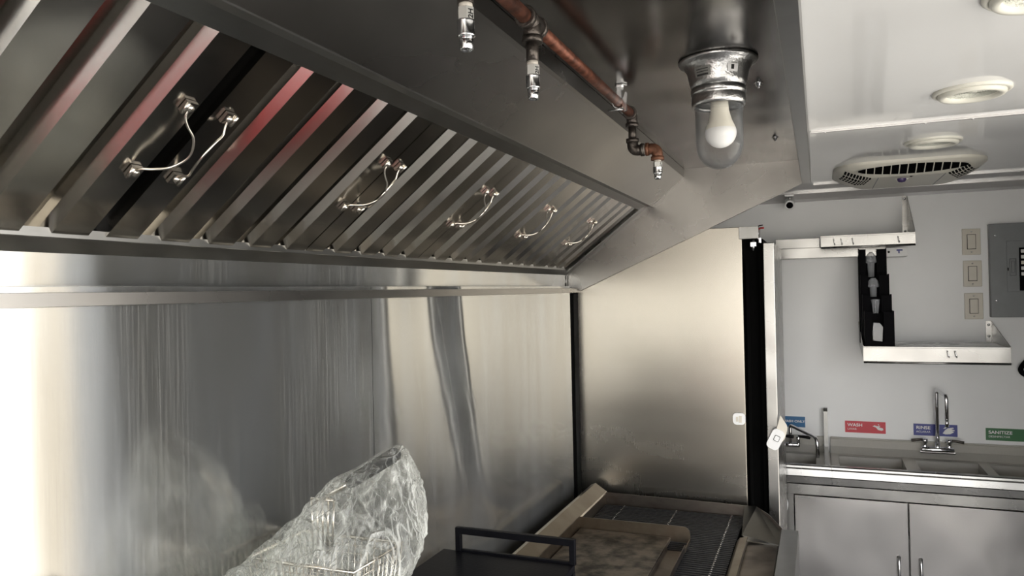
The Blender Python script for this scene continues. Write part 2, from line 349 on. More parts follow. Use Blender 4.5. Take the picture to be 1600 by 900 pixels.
bm = NB(); box(bm, -.985, x0, RY-.06, RY, 0, CZ); box(bm, x1, WX, RY-.06, RY, 0, CZ); box(bm, x0, x1, RY-.06, RY, z1, CZ); box(bm, x0, x1, RY-.06, RY, 0, z0)
struct('wall_rear', bm, 'wall_white')
bm = NB(); box(bm, 2.2, 2.3, 2.90, 6.5, -.6, 2.7); struct('wall_outside', bm, 'stucco')  # unseen wall added so the cladding mirrors a paler beige band
# stainless cladding: two sheets with a seam at y = 1.445
SEAM = 1.446
def clad(ya, yb, label, tilt, n=30):
    bm = NB(); f = []
    for i in range(n+1):
        y = ya+(yb-ya)*i/n
        f.append([bm.verts.new((WLX+tilt(y, .02+1.70*j/14), y, .02+1.70*j/14)) for j in range(15)])
    for a, b in zip(f, f[1:]):
        for j in range(14): bm.faces.new((a[j], a[j+1], b[j+1], b[j])).smooth = True
    box(bm, WLX-.027, WLX-.022, ya, yb, .02, 1.72)
    return tag(obj('wall_cladding', bm, 'wall_steel'), label, 'wall panel')
def sm(t): t = min(1, max(0, t)); return t*t*(3-2*t)
def fold(y, z):
    """a shallow slanting dent in the thin sheet"""
    c = 1.735+(1.70-z)*.30; return -.018*(sm((y-1.455)/(c-1.455)) if y < c else 1-sm((y-c)/.17))  # dent shaped so the sheet mirrors a slanting dark stripe
clad(-1.6, SEAM-.001, 'smeared stainless wall sheet under the hood, left of the vertical seam', lambda y, z: 0)
clad(SEAM+.001, 2.905, 'stainless wall sheet with warm reflections, between vertical seam and black corner gap', fold, 150)
bm = NB(); box(bm, -.984, -.94, 2.9, 2.985, .02, 1.69); struct('gap_shade_strip', bm, 'black')  # black strip painted in for the shade of the open corner gap
# ceiling and wall mouldings
def moulding(name, y, w_, scr):
    bm = NB(); box(bm, -.01, WX, y-w_, y+w_, CZ-.004, CZ); box(bm, -.01, WX, y-w_*.45, y+w_*.45, CZ-.007, CZ-.004)
    for x in scr: lathe(bm, [(0, -.0095), (.0035, -.009), (.004, -.0065)], (x, y, CZ), seg=12)
    struct(name, bm, 'trim_alu')
moulding('trim_2', 2.487, .014, [.03, .3, .42, .55, .8])
moulding('trim_3', 3.765, .012, [.1, .5, .8])
bm = NB(); prism(bm, [(BY, CZ), (BY, 2.128), (BY-.012, 2.128), (BY-.018, 2.14), (BY-.04, 2.166), (BY-.04, CZ)], lambda p, k: (-.6+k*(WX+.6), p[0], p[1]))
struct('trim_4', bm, 'trim_alu')

# ------------------------------------------------------------------ exhaust hood
HY0, HY1 = -.6, 2.99
hood = thing('exhaust_hood', 'large stainless exhaust hood with slanted filter bank over the cooking line', 'exhaust hood', (-.5, 1.2, 1.69))
bm = NB(); sheet(bm, [(-.047, 2.170), (-.478, 2.170)], HY0, HY1, -.003); obj('canopy_roof', bm, 'roof_steel', hood)
bm = NB(); sheet(bm, [(-.476, 2.169), (-.479, 2.138), (-.486, 2.133), (-.603, 2.032)], HY0, HY1, -.002); obj('inner_panel', bm, 'hood_steel', hood)
bm = NB(); sheet(bm, [(-.603, 2.032), (-.605, 2.030), (-.622, 2.0295), (-.650, 2.016), (-.652, 2.022), (-.652, 2.06)], HY0, HY1, -.0015); obj('upper_channel', bm, 'lip_steel', hood)
bm = NB(); sheet(bm, [(-.953, 1.80), (-.953, 1.7875), (-.950, 1.786), (-.968, 1.767)], HY0, HY1, -.0015); obj('lower_channel', bm, 'lip_steel', hood)
bm = NB(); sheet(bm, [(-.968, 1.767), (-.970, 1.7145)], HY0, HY1, -.0015); obj('back_panel', bm, 'wall_steel', hood)
bm = NB(); sheet(bm, [(-.970, 1.7145), (-.912, 1.7115), (-.912, 1.694), (-.928, 1.693)], HY0, HY1, -.0015); obj('grease_gutter', bm, 'hood_steel', hood)
bm = NB(); box(bm, -.047, -.016, HY0, HY1, 2.081, CZ-.001, .0015); obj('front_lip', bm, 'lip_steel', hood)
# the plenum behind the filters
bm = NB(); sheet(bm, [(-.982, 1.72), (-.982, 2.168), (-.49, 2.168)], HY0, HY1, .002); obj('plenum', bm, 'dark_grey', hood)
# end panel
bm = NB()
prism(bm, [(-.047, 2.172), (-.047, 2.081), (-.915, 1.700), (-.983, 1.700), (-.983, 2.172)], lambda p, k: (p[0], HY1+k*.003, p[1]))
prism(bm, [(-.047, 2.081), (-.915, 1.700), (-.915, 1.6985), (-.047, 2.0795)], lambda p, k: (p[0], HY1-.012+k*.012, p[1]))
obj('end_panel', bm, 'hood_steel', hood)
US = Vector((.305, 0, .235)); SL = US.length; US.normalize(); UN = Vector((-.235, 0, .305)).normalized()   # up the slope; into the hood
FB = Vector((-.953, 0, 1.7875))
def fp(s, y, d): return FB+US*s+UN*d+Vector((0, y, 0))
bm = NB()
prism(bm, [(2.945, .0), (2.99, .0), (2.99, .004), (2.945, .004)], lambda p, k: fp(-.01+k*(SL+.03), p[0], p[1]-.008))
obj('end_channel', bm, 'lip_steel', hood)
bm = NB(); tube(bm, [(-.9685, 2.975, 1.716), (-.9665, 2.975, 1.766)], .0015, 6); obj('corner_weld', bm, 'bright_steel', hood)
# filters
def make_filter(wd, nf):
    r = thing('baffle_filter', '', 'grease filter', FB.copy())
    fw = .055; gap = (wd-nf*fw)/(nf-1)
    def ch(name, ya, yb, d0, d1, m, flat=0):
        bm = NB()
        fl = .009 if d1 > d0 else -.002
        prof = [(ya-fl, d1), (ya, d0), (yb, d0), (yb+fl, d1)]
        if flat == -1: prof[0] = (ya, d1+.02)
        if flat == 1: prof[3] = (yb, d1+.02)
        sheet(bm, prof, .002, SL-.001, .001 if d1 > d0 else -.001, fn=lambda p, s: fp(s, p[0], p[1]))
        return obj(name, bm, m, r)
    for i in range(nf):
        y = i*(fw+gap)
        edge = i in (0, nf-1)
        ch('baffle', y, y+fw, .004, .0185, 'filter_steel', -1 if i == 0 else 1 if i == nf-1 else 0)
        if i < nf-1: ch('rear_baffle', y+fw-.006, y+fw+gap+.006, .048, .026, 'filter_steel')
    # frame rails top and bottom, hidden in the channels
    bm = NB(); prism(bm, [(0, .0), (wd, .0), (wd, .05), (0, .05)], lambda p, k: fp(-.004+k*.006, p[0], p[1]+.003)); obj('end_rail', bm, 'filter_steel', r)
    bm = NB(); prism(bm, [(0, .0), (wd, .0), (wd, .05), (0, .05)], lambda p, k: fp(SL-.002+k*.006, p[0], p[1]+.003)); obj('end_rail', bm, 'filter_steel', r)
    for side in ((0, 1) if nf == 5 else (0,)):
        yc = .024 if side == 0 else wd-.018
        sg = -1 if side == 0 else 1      # the bails of neighbours swing toward each other and hang past the joint
        bm = NB()
        a = fp(.252, yc, -.004); b = fp(.151, yc, -.004)
        out_ = -UN
        mid = [fp(.262, yc, -.002), fp(.250, yc, -.006), fp(.240, yc+sg*.004+.004, -.012), fp(.228, yc+(.022 if side else -.012), -.02),
               fp(.203, yc+(.030 if side else -.020), -.026), fp(.176, yc+(.022 if side else -.012), -.022), fp(.160, yc+sg*.004+.004, -.014), fp(.150, yc, -.006), fp(.138, yc, -.002)]
        tube(bm, smooth_path(mid, 5), .0018, 8); h = obj('handle', bm, 'wire', r, label='bent wire lifting handle')
        for s in (.262, .139):
            bm = NB()
            prism(bm, [(-.009, -.009), (.009, -.009), (.009, .009), (-.009, .009)], lambda p, k: fp(s+p[0], yc+p[1], .003-k*.0055))
            tube(bm, [fp(s-.009, yc-.008*sg, -.004), fp(s+.009, yc-.008*sg, -.004)], .0028, 8)
            lathe(bm, [(0, .004), (.0045, .0035), (.0055, 0)], fp(s, yc+.001, -.002), axis=(US, Vector((0, 1, 0)), -UN), seg=12)
            obj('bracket', bm, 'wire', h)
    return r
f_big = make_filter(.454, 5)
f_small = make_filter(.355, 4)
FL = ['stainless baffle filter nearest the camera, cut by the left edge of the photo', 'second baffle filter along the hood, just right of the largest pair of handles',
      'third baffle filter, between the second and third handle pairs from the left', 'fourth baffle filter, between the third and fourth handle pairs from the left',
      'fifth baffle filter, left of the last handle pair at the far end', 'narrow last baffle filter in the far corner of the hood']
for i, (y, lb) in enumerate(zip([.305, .787, 1.245, 1.702, 2.157], FL)):
    o = f_big if i == 0 else copy_tree(f_big)
    o.location = (FB.x, y, FB.z); o['label'] = lb; o['group'] = 'grease filters in the hood'
o = copy_tree(f_big); o.location = (FB.x, -.151, FB.z); o['label'] = 'baffle filter mostly beyond the left frame edge, before the nearest full filter'; o['group'] = 'grease filters in the hood'
f_small.location = (FB.x, 2.613, FB.z); f_small['label'] = FL[5]; f_small['group'] = 'grease filters in the hood'
# screws on the canopy roof
for (x, y), lb in zip([(-.117, 1.817), (-.115, 2.502)], ['small bolt on the hood roof right beside the jar lamp', 'small bolt on the hood roof near its far front corner']):
    bm = NB(); lathe(bm, [(0, -.012), (.003, -.012), (.0035, -.007), (.0065, -.007), (.0065, -.002), (.010, -.0015), (.010, 0)], (x, y, 2.170), seg=16)
    tag(obj('roof_bolt', bm, 'chrome'), lb, 'bolt', 'bolts on the hood roof')

# ------------------------------------------------------------------ fire suppression piping
def nozzle(parent, x, y, ztop, s=1., sr=1.):
    def L_(pr, m, seg, nm, lb=None):
        bm = NB(); lathe(bm, [(r*sr, h*s) for r, h in pr], (x, y, ztop), seg=seg, smooth=seg > 8); return obj(nm, bm, m, parent, lb)
    L_([(0, 0), (.0092, 0), (.0095, -.012), (0, -.012)], 'tape', 24, 'thread_tape', 'pale thread tape')
    n = L_([(0, -.010), (.0115, -.010), (.0115, -.034), (.0105, -.036), (0, -.036)], 'nozzle_hex', 6, 'hex_body', 'hexagonal nozzle body stamped 2H')
    L_([(0, -.034), (.0118, -.034), (.0122, -.036), (.0118, -.038), (.0118, -.062), (.0122, -.064), (.0105, -.0665), (0, -.0665)], 'nozzle', 28, 'nozzle_sleeve')
    L_([(0, -.064), (.0096, -.064), (.0090, -.090), (.0075, -.092), (.0072, -.088), (0, -.088)], 'nozzle', 24, 'nozzle_tip')
    # the stamped letters run up the facet that faces the aisle
    nx, ny = math.cos(-PI/6), math.sin(-PI/6)
    d = Vector((nx, ny, 0)) * .01005*sr
    rz = math.atan2(ny, nx)+PI/2
    R = Matrix.Rotation(rz, 4, 'Z') @ Matrix.Rotation(PI/2, 4, 'X') @ Matrix.Rotation(PI/2, 4, 'Z')
    text('stamped_code', '2H', .0105*sr, Vector((x, y, ztop))+d+Vector((0, 0, -.033*s))+Vector((-math.sin(rz-PI/2), math.cos(rz-PI/2), 0))*.0042*sr, 'ink_black', n, rot=R.to_euler(), depth=.0003, bold=.0002)
PX, PZ = -.412, 2.128
pipe = thing('suppression_pipe', 'reddish copper suppression pipe running along the hood roof with two nozzle drops', 'pipe', (PX, 1.2, 2.0))
bm = NB(); tube(bm, [(PX, -.2, PZ), (PX, 1.09, PZ)], .0115, 20); obj('copper_pipe', bm, 'copper', pipe)
bm = NB(); tube(bm, [(PX, 1.12, PZ), (PX, 1.80, PZ)], .0105, 20); obj('copper_pipe', bm, 'copper', pipe)
def fitting_ring(bm, p, d, r=.0165, L=.012):
    p = Vector(p); d = Vector(d).normalized(); tube(bm, [p-d*L/2, p-d*L/2*.99, p+d*L/2*.99, p+d*L/2], [r*.9, r, r, r*.9], 20)
bm = NB(); tube(bm, [(PX, 1.088, PZ), (PX, 1.15, PZ)], .0148, 20); tube(bm, [(PX, 1.12, PZ), (PX, 1.12, PZ-.03)], .0145, 20)
for p, d in (((PX, 1.092, PZ), (0, 1, 0)), ((PX, 1.147, PZ), (0, 1, 0)), ((PX, 1.12, PZ-.028), (0, 0, 1))): fitting_ring(bm, p, d, .0172, .010)
obj('tee_fitting', bm, 'black_iron', pipe)
bm = NB(); tube(bm, [(PX, 1.12, PZ-.03), (PX, 1.12, PZ-.062)], .0098, 18); obj('drop_pipe', bm, 'black_iron', pipe)
nozzle(pipe, PX, 1.12, PZ-.062, .66, .95)
# far end: elbow, nipple, elbow, elbow, nozzle
EY = 1.815
bm = NB(); pts = bend((PX, EY-.02, PZ), (PX, EY, PZ), (PX, EY, PZ-.03), .012); tube(bm, [Vector((PX, EY-.024, PZ))]+pts+[Vector((PX, EY, PZ-.028))], .0135, 20)
fitting_ring(bm, (PX, EY-.022, PZ), (0, 1, 0), .0162, .009); fitting_ring(bm, (PX, EY, PZ-.026), (0, 0, 1), .0162, .009); obj('elbow_fitting', bm, 'black_iron', pipe)
bm = NB(); tube(bm, [(PX, EY, PZ-.028), (PX, EY, PZ-.064)], .0096, 18); obj('drop_pipe', bm, 'black_iron', pipe)
z2 = PZ-.088
bm = NB(); tube(bm, [Vector((PX, EY, PZ-.062))]+bend((PX, EY, z2+.02), (PX, EY, z2), (PX+.02, EY, z2), .014)+[Vector((PX+.026, EY, z2))], .0132, 20)
fitting_ring(bm, (PX, EY, PZ-.064), (0, 0, 1), .0158, .009); fitting_ring(bm, (PX+.024, EY, z2), (1, 0, 0), .0158, .008); obj('elbow_fitting', bm, 'black_iron', pipe)
bm = NB(); tube(bm, [(PX+.024, EY, z2), (PX+.036, EY, z2)], .0108, 18); obj('thread_tape', bm, 'tape', pipe, 'pale thread tape')
bm = NB(); tube(bm, [Vector((PX+.034, EY, z2))]+bend((PX+.04, EY, z2), (PX+.060, EY, z2), (PX+.060, EY, z2-.03), .014)+[Vector((PX+.060, EY, z2-.026))], .0132, 20)
fitting_ring(bm, (PX+.036, EY, z2), (1, 0, 0), .0158, .008); fitting_ring(bm, (PX+.060, EY, z2-.024), (0, 0, 1), .0158, .009); obj('elbow_fitting', bm, 'rust_iron', pipe, label='rust brown elbow')
nozzle(pipe, PX+.060, EY, z2-.028, .50, .92)
# clamp
clamp = thing('pipe_clamp', 'shiny zinc strap clamp holding the copper pipe to the hood roof', 'pipe clamp', (PX, 1.69, PZ-.02))
bm = NB(); pts = []
for k in range(25):
    a = -PI*.75+k/24*PI*1.5; pts.append((PX+math.sin(a)*-.0125, PZ+math.cos(a)*-.0125))
sheet(bm, pts, 1.680, 1.700, .002); obj('strap', bm, 'zinc', clamp)
bm = NB(); box(bm, PX-.004, PX+.006, 1.683, 1.697, PZ+.010, 2.168); lathe(bm, [(0, -.008), (.006, -.008), (.006, 0), (.014, 0), (.014, .003), (0, .003)], (PX+.004, 1.69, 2.166), seg=6, smooth=False); obj('mount', bm, 'zinc', clamp)
bm = NB(); tube(bm, [(PX-.026, 1.684, PZ-.016), (PX+.014, 1.684, PZ-.016)], .0022, 8); tube(bm, [(PX+.012, 1.684, PZ-.016), (PX+.018, 1.684, PZ-.016)], .006, 6)
prism(bm, [(-.003, .0), (.006, -.02), (.012, -.02), (.016, .02), (.010, .024), (.004, .012)], lambda p, k: (PX+.010+p[0]*.7, 1.676+k*.003, PZ-.002+p[1])); obj('bolt', bm, 'zinc', clamp)
# nearer nozzle on its own drop
NX, NY = -.372, .79
near = thing('suppression_nozzle', 'nearest chrome suppression nozzle hanging at the top edge, left of the copper pipe', 'nozzle', (NX, NY, 1.97))
bm = NB(); tube(bm, [(NX, NY, 2.036), (NX, NY, 2.169)], .0098, 20); obj('drop_pipe', bm, 'black_iron', near)
nozzle(near, NX, NY, 2.037, .60, .88)

# ------------------------------------------------------------------ jar lamp on the hood roof
JX, JY, JZ = -.182, 1.602, 2.170
jar = thing('jar_light', 'vapour-tight jar lamp with clear glass and white bulb under the hood roof', 'ceiling lamp', (JX, JY, 1.93))
bm = NB(); lathe(bm, [(0, 0), (.078, 0), (.080, -.003), (.078, -.007), (.070, -.009), (.0665, -.016), (.0625, -.022), (.0575, -.046), (.053, -.060), (0, -.060)], (JX, JY, JZ), seg=64); obj('base_flange', bm, 'cast_alu', jar)
bm = NB(); lathe(bm, [(.05, -.056), (.0545, -.058), (.0555, -.066), (.0545, -.070), (.0525, -.071), (.0535, -.075), (.0545, -.088), (.0530, -.094), (.049, -.096), (.047, -.09)], (JX, JY, JZ), seg=64); obj('threaded_collar', bm, 'cast_alu', jar)
bm = NB(); gp = [(.0445, -.088), (.0470, -.100), (.0478, -.110), (.0478, -.172)]
for k in range(1, 13):
    a = k/12*PI/2; gp.append((.0478*math.cos(a), -.172-.053*math.sin(a)))
lathe(bm, gp, (JX, JY, JZ), seg=64)
gi = [(r*.955 if r > .001 else 0, h+(.002 if i > 4 else 0)) for i, (r, h) in enumerate(gp)]
lathe(bm, gi, (JX, JY, JZ), seg=64)
for dz in (-.098, -.102, -.106): lathe(bm, [(.0475, dz+.0015), (.0492, dz), (.0475, dz-.0015)], (JX, JY, JZ), seg=48)
obj('glass_jar', bm, 'jar', jar, 'clear rounded glass jar')
tl = Vector((.02, -.012, -1)).normalized()
axb = (tl.orthogonal().normalized(), tl.cross(tl.orthogonal().normalized()), -tl)
bm = NB(); lathe(bm, [(.014, -.06), (.0175, -.085), (.0185, -.105), (.0235, -.125), (.0305, -.142), (.0305, -.144)], (JX, JY, JZ), axis=axb, seg=40); b_ = obj('bulb', bm, 'bulb_body', jar, 'white LED bulb')
bm = NB(); gp = [(.0305, -.143)]
for k in range(0, 11):
    a = -.15+k/10*(PI/2+.15); gp.append((.0318*math.cos(a) if k < 10 else 0, -.150-.031*math.sin(a)))
lathe(bm, gp, (JX, JY, JZ), axis=axb, seg=40); obj('bulb_globe', bm, 'bulb_white', b_)
def curved_label(name, a0, a1, h0, h1, m, parent, rr):
    bm = NB(); V = []
    for i in range(9):
        a = a0+(a1-a0)*i/8
        V.append([bm.verts.new((JX+math.cos(a)*rr(h), JY+math.sin(a)*rr(h), JZ+h)) for h in (h0, h1)])
    for a, b in zip(V, V[1:]): bm.faces.new((a[0], b[0], b[1], a[1]))
    return obj(name, bm, m, parent)
rr = lambda h: .0638+(h+.022)*(.0625-.0575)/.024+.0003
l1 = curved_label('rating_label', -PI/2-.70, -PI/2-.12, -.024, -.043, 'grey_label', jar, rr); l1['label'] = 'dark grey printed rating label'
for k in range(3): curved_label('print_line', -PI/2-.62, -PI/2-.20, -.028-k*.005, -.0295-k*.005-(.002 if k == 2 else 0), 'ink_black', l1, lambda h: rr(h)+.0002)
l2 = curved_label('warning_label', -PI/2+.42, -PI/2+.78, -.024, -.039, 'ink_white', jar, rr); l2['label'] = 'small white warning sticker with a black hand symbol'
curved_label('warning_symbol', -PI/2+.54, -PI/2+.64, -.026, -.035, 'ink_black', l2, lambda h: rr(h)+.0002)

# ------------------------------------------------------------------ ceiling fixtures
DL = ['round recessed ceiling light cut by the top right corner of the photo', 'round recessed ceiling light in the middle of the white ceiling', 'round recessed ceiling light nearest the air conditioner vent']
def downlight(x, y):
    r = thing('ceiling_light', '', 'ceiling light', (x, y, CZ-.02))
    bm = NB(); lathe(bm, [(.086, 0), (.0865, -.004), (.083, -.007), (.078, -.008), (.0765, -.006), (.074, -.006)], (x, y, CZ), seg=64); obj('trim_ring', bm, 'light_cream', r)
    bm = NB(); lathe(bm, [(.0745, -.005), (.0742, -.012), (.070, -.0165), (.062, -.0165), (.056, -.010), (.054, -.002)], (x, y, CZ), seg=64); obj('inner_ring', bm, 'light_cream', r)
    bm = NB(); pr = [(.056, -.008)]
    for k in range(9): pr += [(.053-k*.005, -.0045), (.0505-k*.005, -.0065)]
    pr.append((0, -.006)); lathe(bm, pr, (x, y, CZ), seg=72, smooth=False); obj('ribbed_lens', bm, 'lens', r)
    return r
d0 = downlight(.362, 2.150)
for i, (x, y) in enumerate([(.350, 1.462), (.362, 2.150), (.366, 2.852)]):
    o = d0 if i == 1 else copy_tree(d0)
    o.location = (x, y, CZ-.02); o['label'] = DL[i]; o['group'] = 'recessed ceiling lights'
# air unit
AX0, AX1, AY0, AY1 = .068, .612, 3.20, 3.742
ac = thing('air_conditioner', 'cream air conditioner outlet with slatted grilles on the white ceiling', 'air conditioner', ((AX0+AX1)/2, (AY0+AY1)/2, 2.09))
def ac_outline(ins, n=14):
    pts = []
    cx0, cx1, cy0, cy1 = AX0+ins, AX1-ins, AY0+ins, AY1-ins
    for (cx, cy, a0) in ((cx1, cy1, 0), (cx0, cy1, PI/2), (cx0, cy0, PI), (cx1, cy0, 1.5*PI)):
        rx, ry = .13-ins*.6, .17-ins*.6
        ox = cx-rx if cx == cx1 else cx+rx; oy = cy-ry if cy == cy1 else cy+ry
        for k in range(n+1):
            a = a0+k/n*PI/2; pts.append((ox+rx*math.cos(a), oy+ry*math.sin(a)))
    return pts
levels = [(0.0, CZ), (0.0, CZ-.008), (.004, CZ-.013), (.035, CZ-.030), (.078, CZ-.051), (.086, CZ-.054)]
bm = NB(); rings = []
for ins, z in levels: rings.append([bm.verts.new((p[0], p[1], z)) for p in ac_outline(ins)])
n_ = len(rings[0])
for a, b in zip(rings, rings[1:]):
    for k in range(n_): bm.faces.new((a[k], a[(k+1) % n_], b[(k+1) % n_], b[k])).smooth = True
bm.faces.new(rings[-1])
shell = obj('shell', bm, 'ac_cream', ac)
# front long grille on the sloping front face: lens shaped dark opening with upright bars
def slope_pt(x, t, off=0.):
    """front chamfer: t 0 top .. 1 bottom"""
    y = AY0+.004+t*.074; z = CZ-.013-t*.038
    return Vector((x, y, z))+Vector((0, -.56, -.83))*off
gx0, gx1 = .155, .530; bm = NB(); top = []; bot = []; n = 24
for k in range(n+1):
    u = k/n; x = gx0+(gx1-gx0)*u; h = .06+.36*math.sin(PI*u)**.6
    top.append(slope_pt(x, .47-h*.85, .0012)); bot.append(slope_pt(x, .47+h, .0012))
for k in range(n): bm.faces.new([bm.verts.new(v) for v in (top[k], top[k+1], bot[k+1], bot[k])])
bmesh.ops.remove_doubles(bm, verts=bm.verts, dist=1e-6)
g_ = obj('front_grille', bm, 'black', ac, 'long dark lens-shaped grille')
for k in range(1, 13):
    u = k/13; x = gx0+(gx1-gx0)*u; h = .06+.36*math.sin(PI*u)**.6
    bm = NB(); a, b = slope_pt(x, .47-h*.85, .001), slope_pt(x, .47+h, .001); N_ = Vector((0, -.56, -.83))*.005; X_ = Vector((.0016, 0, 0))
    vs = [a-X_, a+X_, b+X_, b-X_]; lo = [bm.verts.new(v) for v in vs]; hi = [bm.verts.new(v+N_) for v in vs]
    bm.faces.new(hi)
    for i in range(4): bm.faces.new((lo[i], lo[(i+1) % 4], hi[(i+1) % 4], hi[i]))
    obj('grille_bar', bm, 'ac_cream', g_)
# corner vents (square mesh) on the front left and front right of the bottom face
from mathutils.bvhtree import BVHTree
bpy.context.view_layer.update()
sb = NB(); sb.from_mesh(shell.data); bmesh.ops.translate(sb, vec=ac.location, verts=sb.verts); SH = BVHTree.FromBMesh(sb); sb.free()
def under(x, y, off):
    h = SH.ray_cast(Vector((x, y, CZ-.2)), Vector((0, 0, 1)))
    return Vector((x, y, (h[0].z if h[0] else CZ-.01)-off))
def mesh_vent(cx, cy, ang, w_, d_, nx, ny):
    R = Matrix.Rotation(ang, 3, 'Z')
    def P(a, b, h): v = R @ Vector((a, b, 0)); return under(cx+v.x, cy+v.y, h)
    def patch(bm, a0, a1, b0, b1, h, na, nb):
        V = [[bm.verts.new(P(a0+(a1-a0)*i/na, b0+(b1-b0)*j/nb, h)) for j in range(nb+1)] for i in range(na+1)]
        for i in range(na):
            for j in range(nb): bm.faces.new((V[i][j], V[i+1][j], V[i+1][j+1], V[i][j+1]))
    bm = NB(); patch(bm, -w_/2, w_/2, -d_/2, d_/2, .0008, 16, 12)
    o = obj('corner_vent', bm, 'black', ac, 'square mesh corner vent'); bm = NB()
    for i in range(nx+1): a = -w_/2+w_*i/nx; patch(bm, a-.0016, a+.0016, -d_/2, d_/2, .002, 1, 14)
    for i in range(ny+1): b = -d_/2+d_*i/ny; patch(bm, -w_/2, w_/2, b-.0045, b+.0045, .0022, 16, 1)
    obj('vent_mesh', bm, 'ac_cream', o)
mesh_vent(.148, 3.375, .10, .100, .20, 9, 4)
mesh_vent(.536, 3.37, -.32, .075, .22, 7, 5)
bm = NB(); lathe(bm, [(0, -.016), (.012, -.014), (.0165, -.006), (.0165, 0)], (.318, AY0+.16, CZ-.054), seg=28); k_ = obj('knob', bm, 'purple', ac, 'dark purple round lens knob')
bm = NB(); prism(bm, [(-.022, 0), (-.008, -.018), (.010, -.018), (.026, 0)], lambda p, k: (.318+p[0], AY0+.165+k*.02, CZ-.054+p[1]*.5)); obj('knob_mount', bm, 'ac_cream', ac)
bm = NB(); prism(bm, [(-.006, 0), (0, -.008), (.008, 0)], lambda p, k: (.345+p[0], AY0+.094+k*.008, CZ-.0545+p[1]*.5)); obj('sensor_tab', bm, 'black_plastic', ac)
bm = NB(); box(bm, .228, .231, AY0+.09, AY1-.1, CZ-.0552, CZ-.0535); box(bm, .460, .463, AY0+.09, AY1-.1, CZ-.0552, CZ-.0535); obj('cover_seam', bm, 'panel_grey', ac)

# ------------------------------------------------------------------ refrigerator with the child locks
fr = thing('refrigerator', 'tall stainless refrigerator seen from its side beyond the griddle, door slightly ajar', 'refrigerator', (-.6, 3.3, 0))
bm = NB(); box(bm, -.925, -.266, 2.993, 3.60, .06, 1.932, .002); obj('cabinet', bm, 'fridge_steel', fr)
bm = NB(); box(bm, -.264, -.192, 3.03, 3.60, .06, 1.885); box(bm, -.256, -.243, 3.012, 3.03, .08, 1.80); box(bm, -.206, -.194, 3.012, 3.03, .08, 1.84); obj('door_gasket', bm, 'black', fr, 'deep black gasket gap')
bm = NB(); box(bm, -.190, -.150, 2.993, 3.62, .06, 1.868, .003); dr = obj('door', bm, 'bright_steel', fr)
bm = NB(); box(bm, -.276, -.205, 2.99, 3.10, 1.885, 1.932, .001); obj('hinge_cover', bm, 'lip_steel', fr)
bm = NB(); tube(bm, [(-.212, 3.0, 1.92), (-.206, 3.0, 1.905), (-.210, 3.0, 1.89), (-.200, 3.0, 1.875)], .004, 8); tube(bm, [(-.225, 3.01, 1.885), (-.226, 3.01, 1.84)], .006, 10); box(bm, -.235, -.214, 3.0, 3.02, 1.856, 1.872)
box(bm, -.205, -.196, 2.996, 3.01, 1.868, 1.888, .001); obj('hinge', bm, 'chrome', fr)
bm = NB(); tube(bm, smooth_path([(-.215, 3.03, 1.925), (-.205, 3.02, 1.934), (-.19, 3.01, 1.936)]), .0022, 8); obj('cable', bm, 'rubber', fr, 'black wire end')
bm = NB(); tube(bm, smooth_path([(-.212, 3.03, 1.920), (-.200, 3.02, 1.925), (-.187, 3.01, 1.925)]), .0035, 8); obj('cable', bm, 'red_wire', fr, 'red wire end')
def pill(bm, x0, x1, z0, z1, y0, y1, r):
    pts = []
    for cx, cz, a0 in ((x1-r, z1-r, 0), (x0+r, z1-r, PI/2), (x0+r, z0+r, PI), (x1-r, z0+r, 1.5*PI)):
        for k in range(7): a = a0+k/6*PI/2; pts.append((cx+r*math.cos(a), cz+r*math.sin(a)))
    prism(bm, pts, lambda p, k: (p[0], y0+k*(y1-y0), p[1]))
bm = NB(); pill(bm, -.312, -.2665, 1.178, 1.222, 2.978, 2.993, .014); lk = tag(obj('lock_pad', bm, 'white_plastic'), 'white rounded child lock pad stuck on the refrigerator side', 'child lock')
bm = NB(); box(bm, -.289, -.279, 2.9765, 2.978, 1.186, 1.212); box(bm, -.300, -.292, 2.9765, 2.978, 1.19, 1.208); obj('button', bm, 'cream', lk)
st = thing('lock_strap', 'white child lock strap dangling loose from the refrigerator door edge', 'child lock', (-.15, 2.985, 1.10))
def tilt_box(cx, cz, ang, w_, h_, y0, y1, r):
    bm = NB(); pill(bm, -w_/2, w_/2, -h_/2, h_/2, y0, y1, r); bmesh.ops.rotate(bm, verts=bm.verts, matrix=Matrix.Rotation(ang, 3, 'Y'), cent=(0, 0, 0)); bmesh.ops.translate(bm, verts=bm.verts, vec=(cx, 0, cz)); return bm
obj('buckle', tilt_box(-.158, 1.132, .45, .046, .078, 2.962, 2.978, .016), 'white_plastic', st)
bm = tilt_box(-.154, 1.136, .45, .020, .022, 2.9605, 2.962, .004); o_ = obj('buckle_outline', bm, 'black_plastic', st)
bm = tilt_box(-.154, 1.136, .45, .0165, .0185, 2.960, 2.962, .003); obj('buckle_button', bm, 'white_plastic', st)
bm = NB(); prism(bm, [(-.158, 1.165), (-.142, 1.222), (-.120, 1.185), (-.118, 1.172), (-.128, 1.135), (-.140, 1.12)], lambda p, k: (p[0]+.002, 2.970+k*.003, p[1])); obj('strap', bm, 'cream', st)

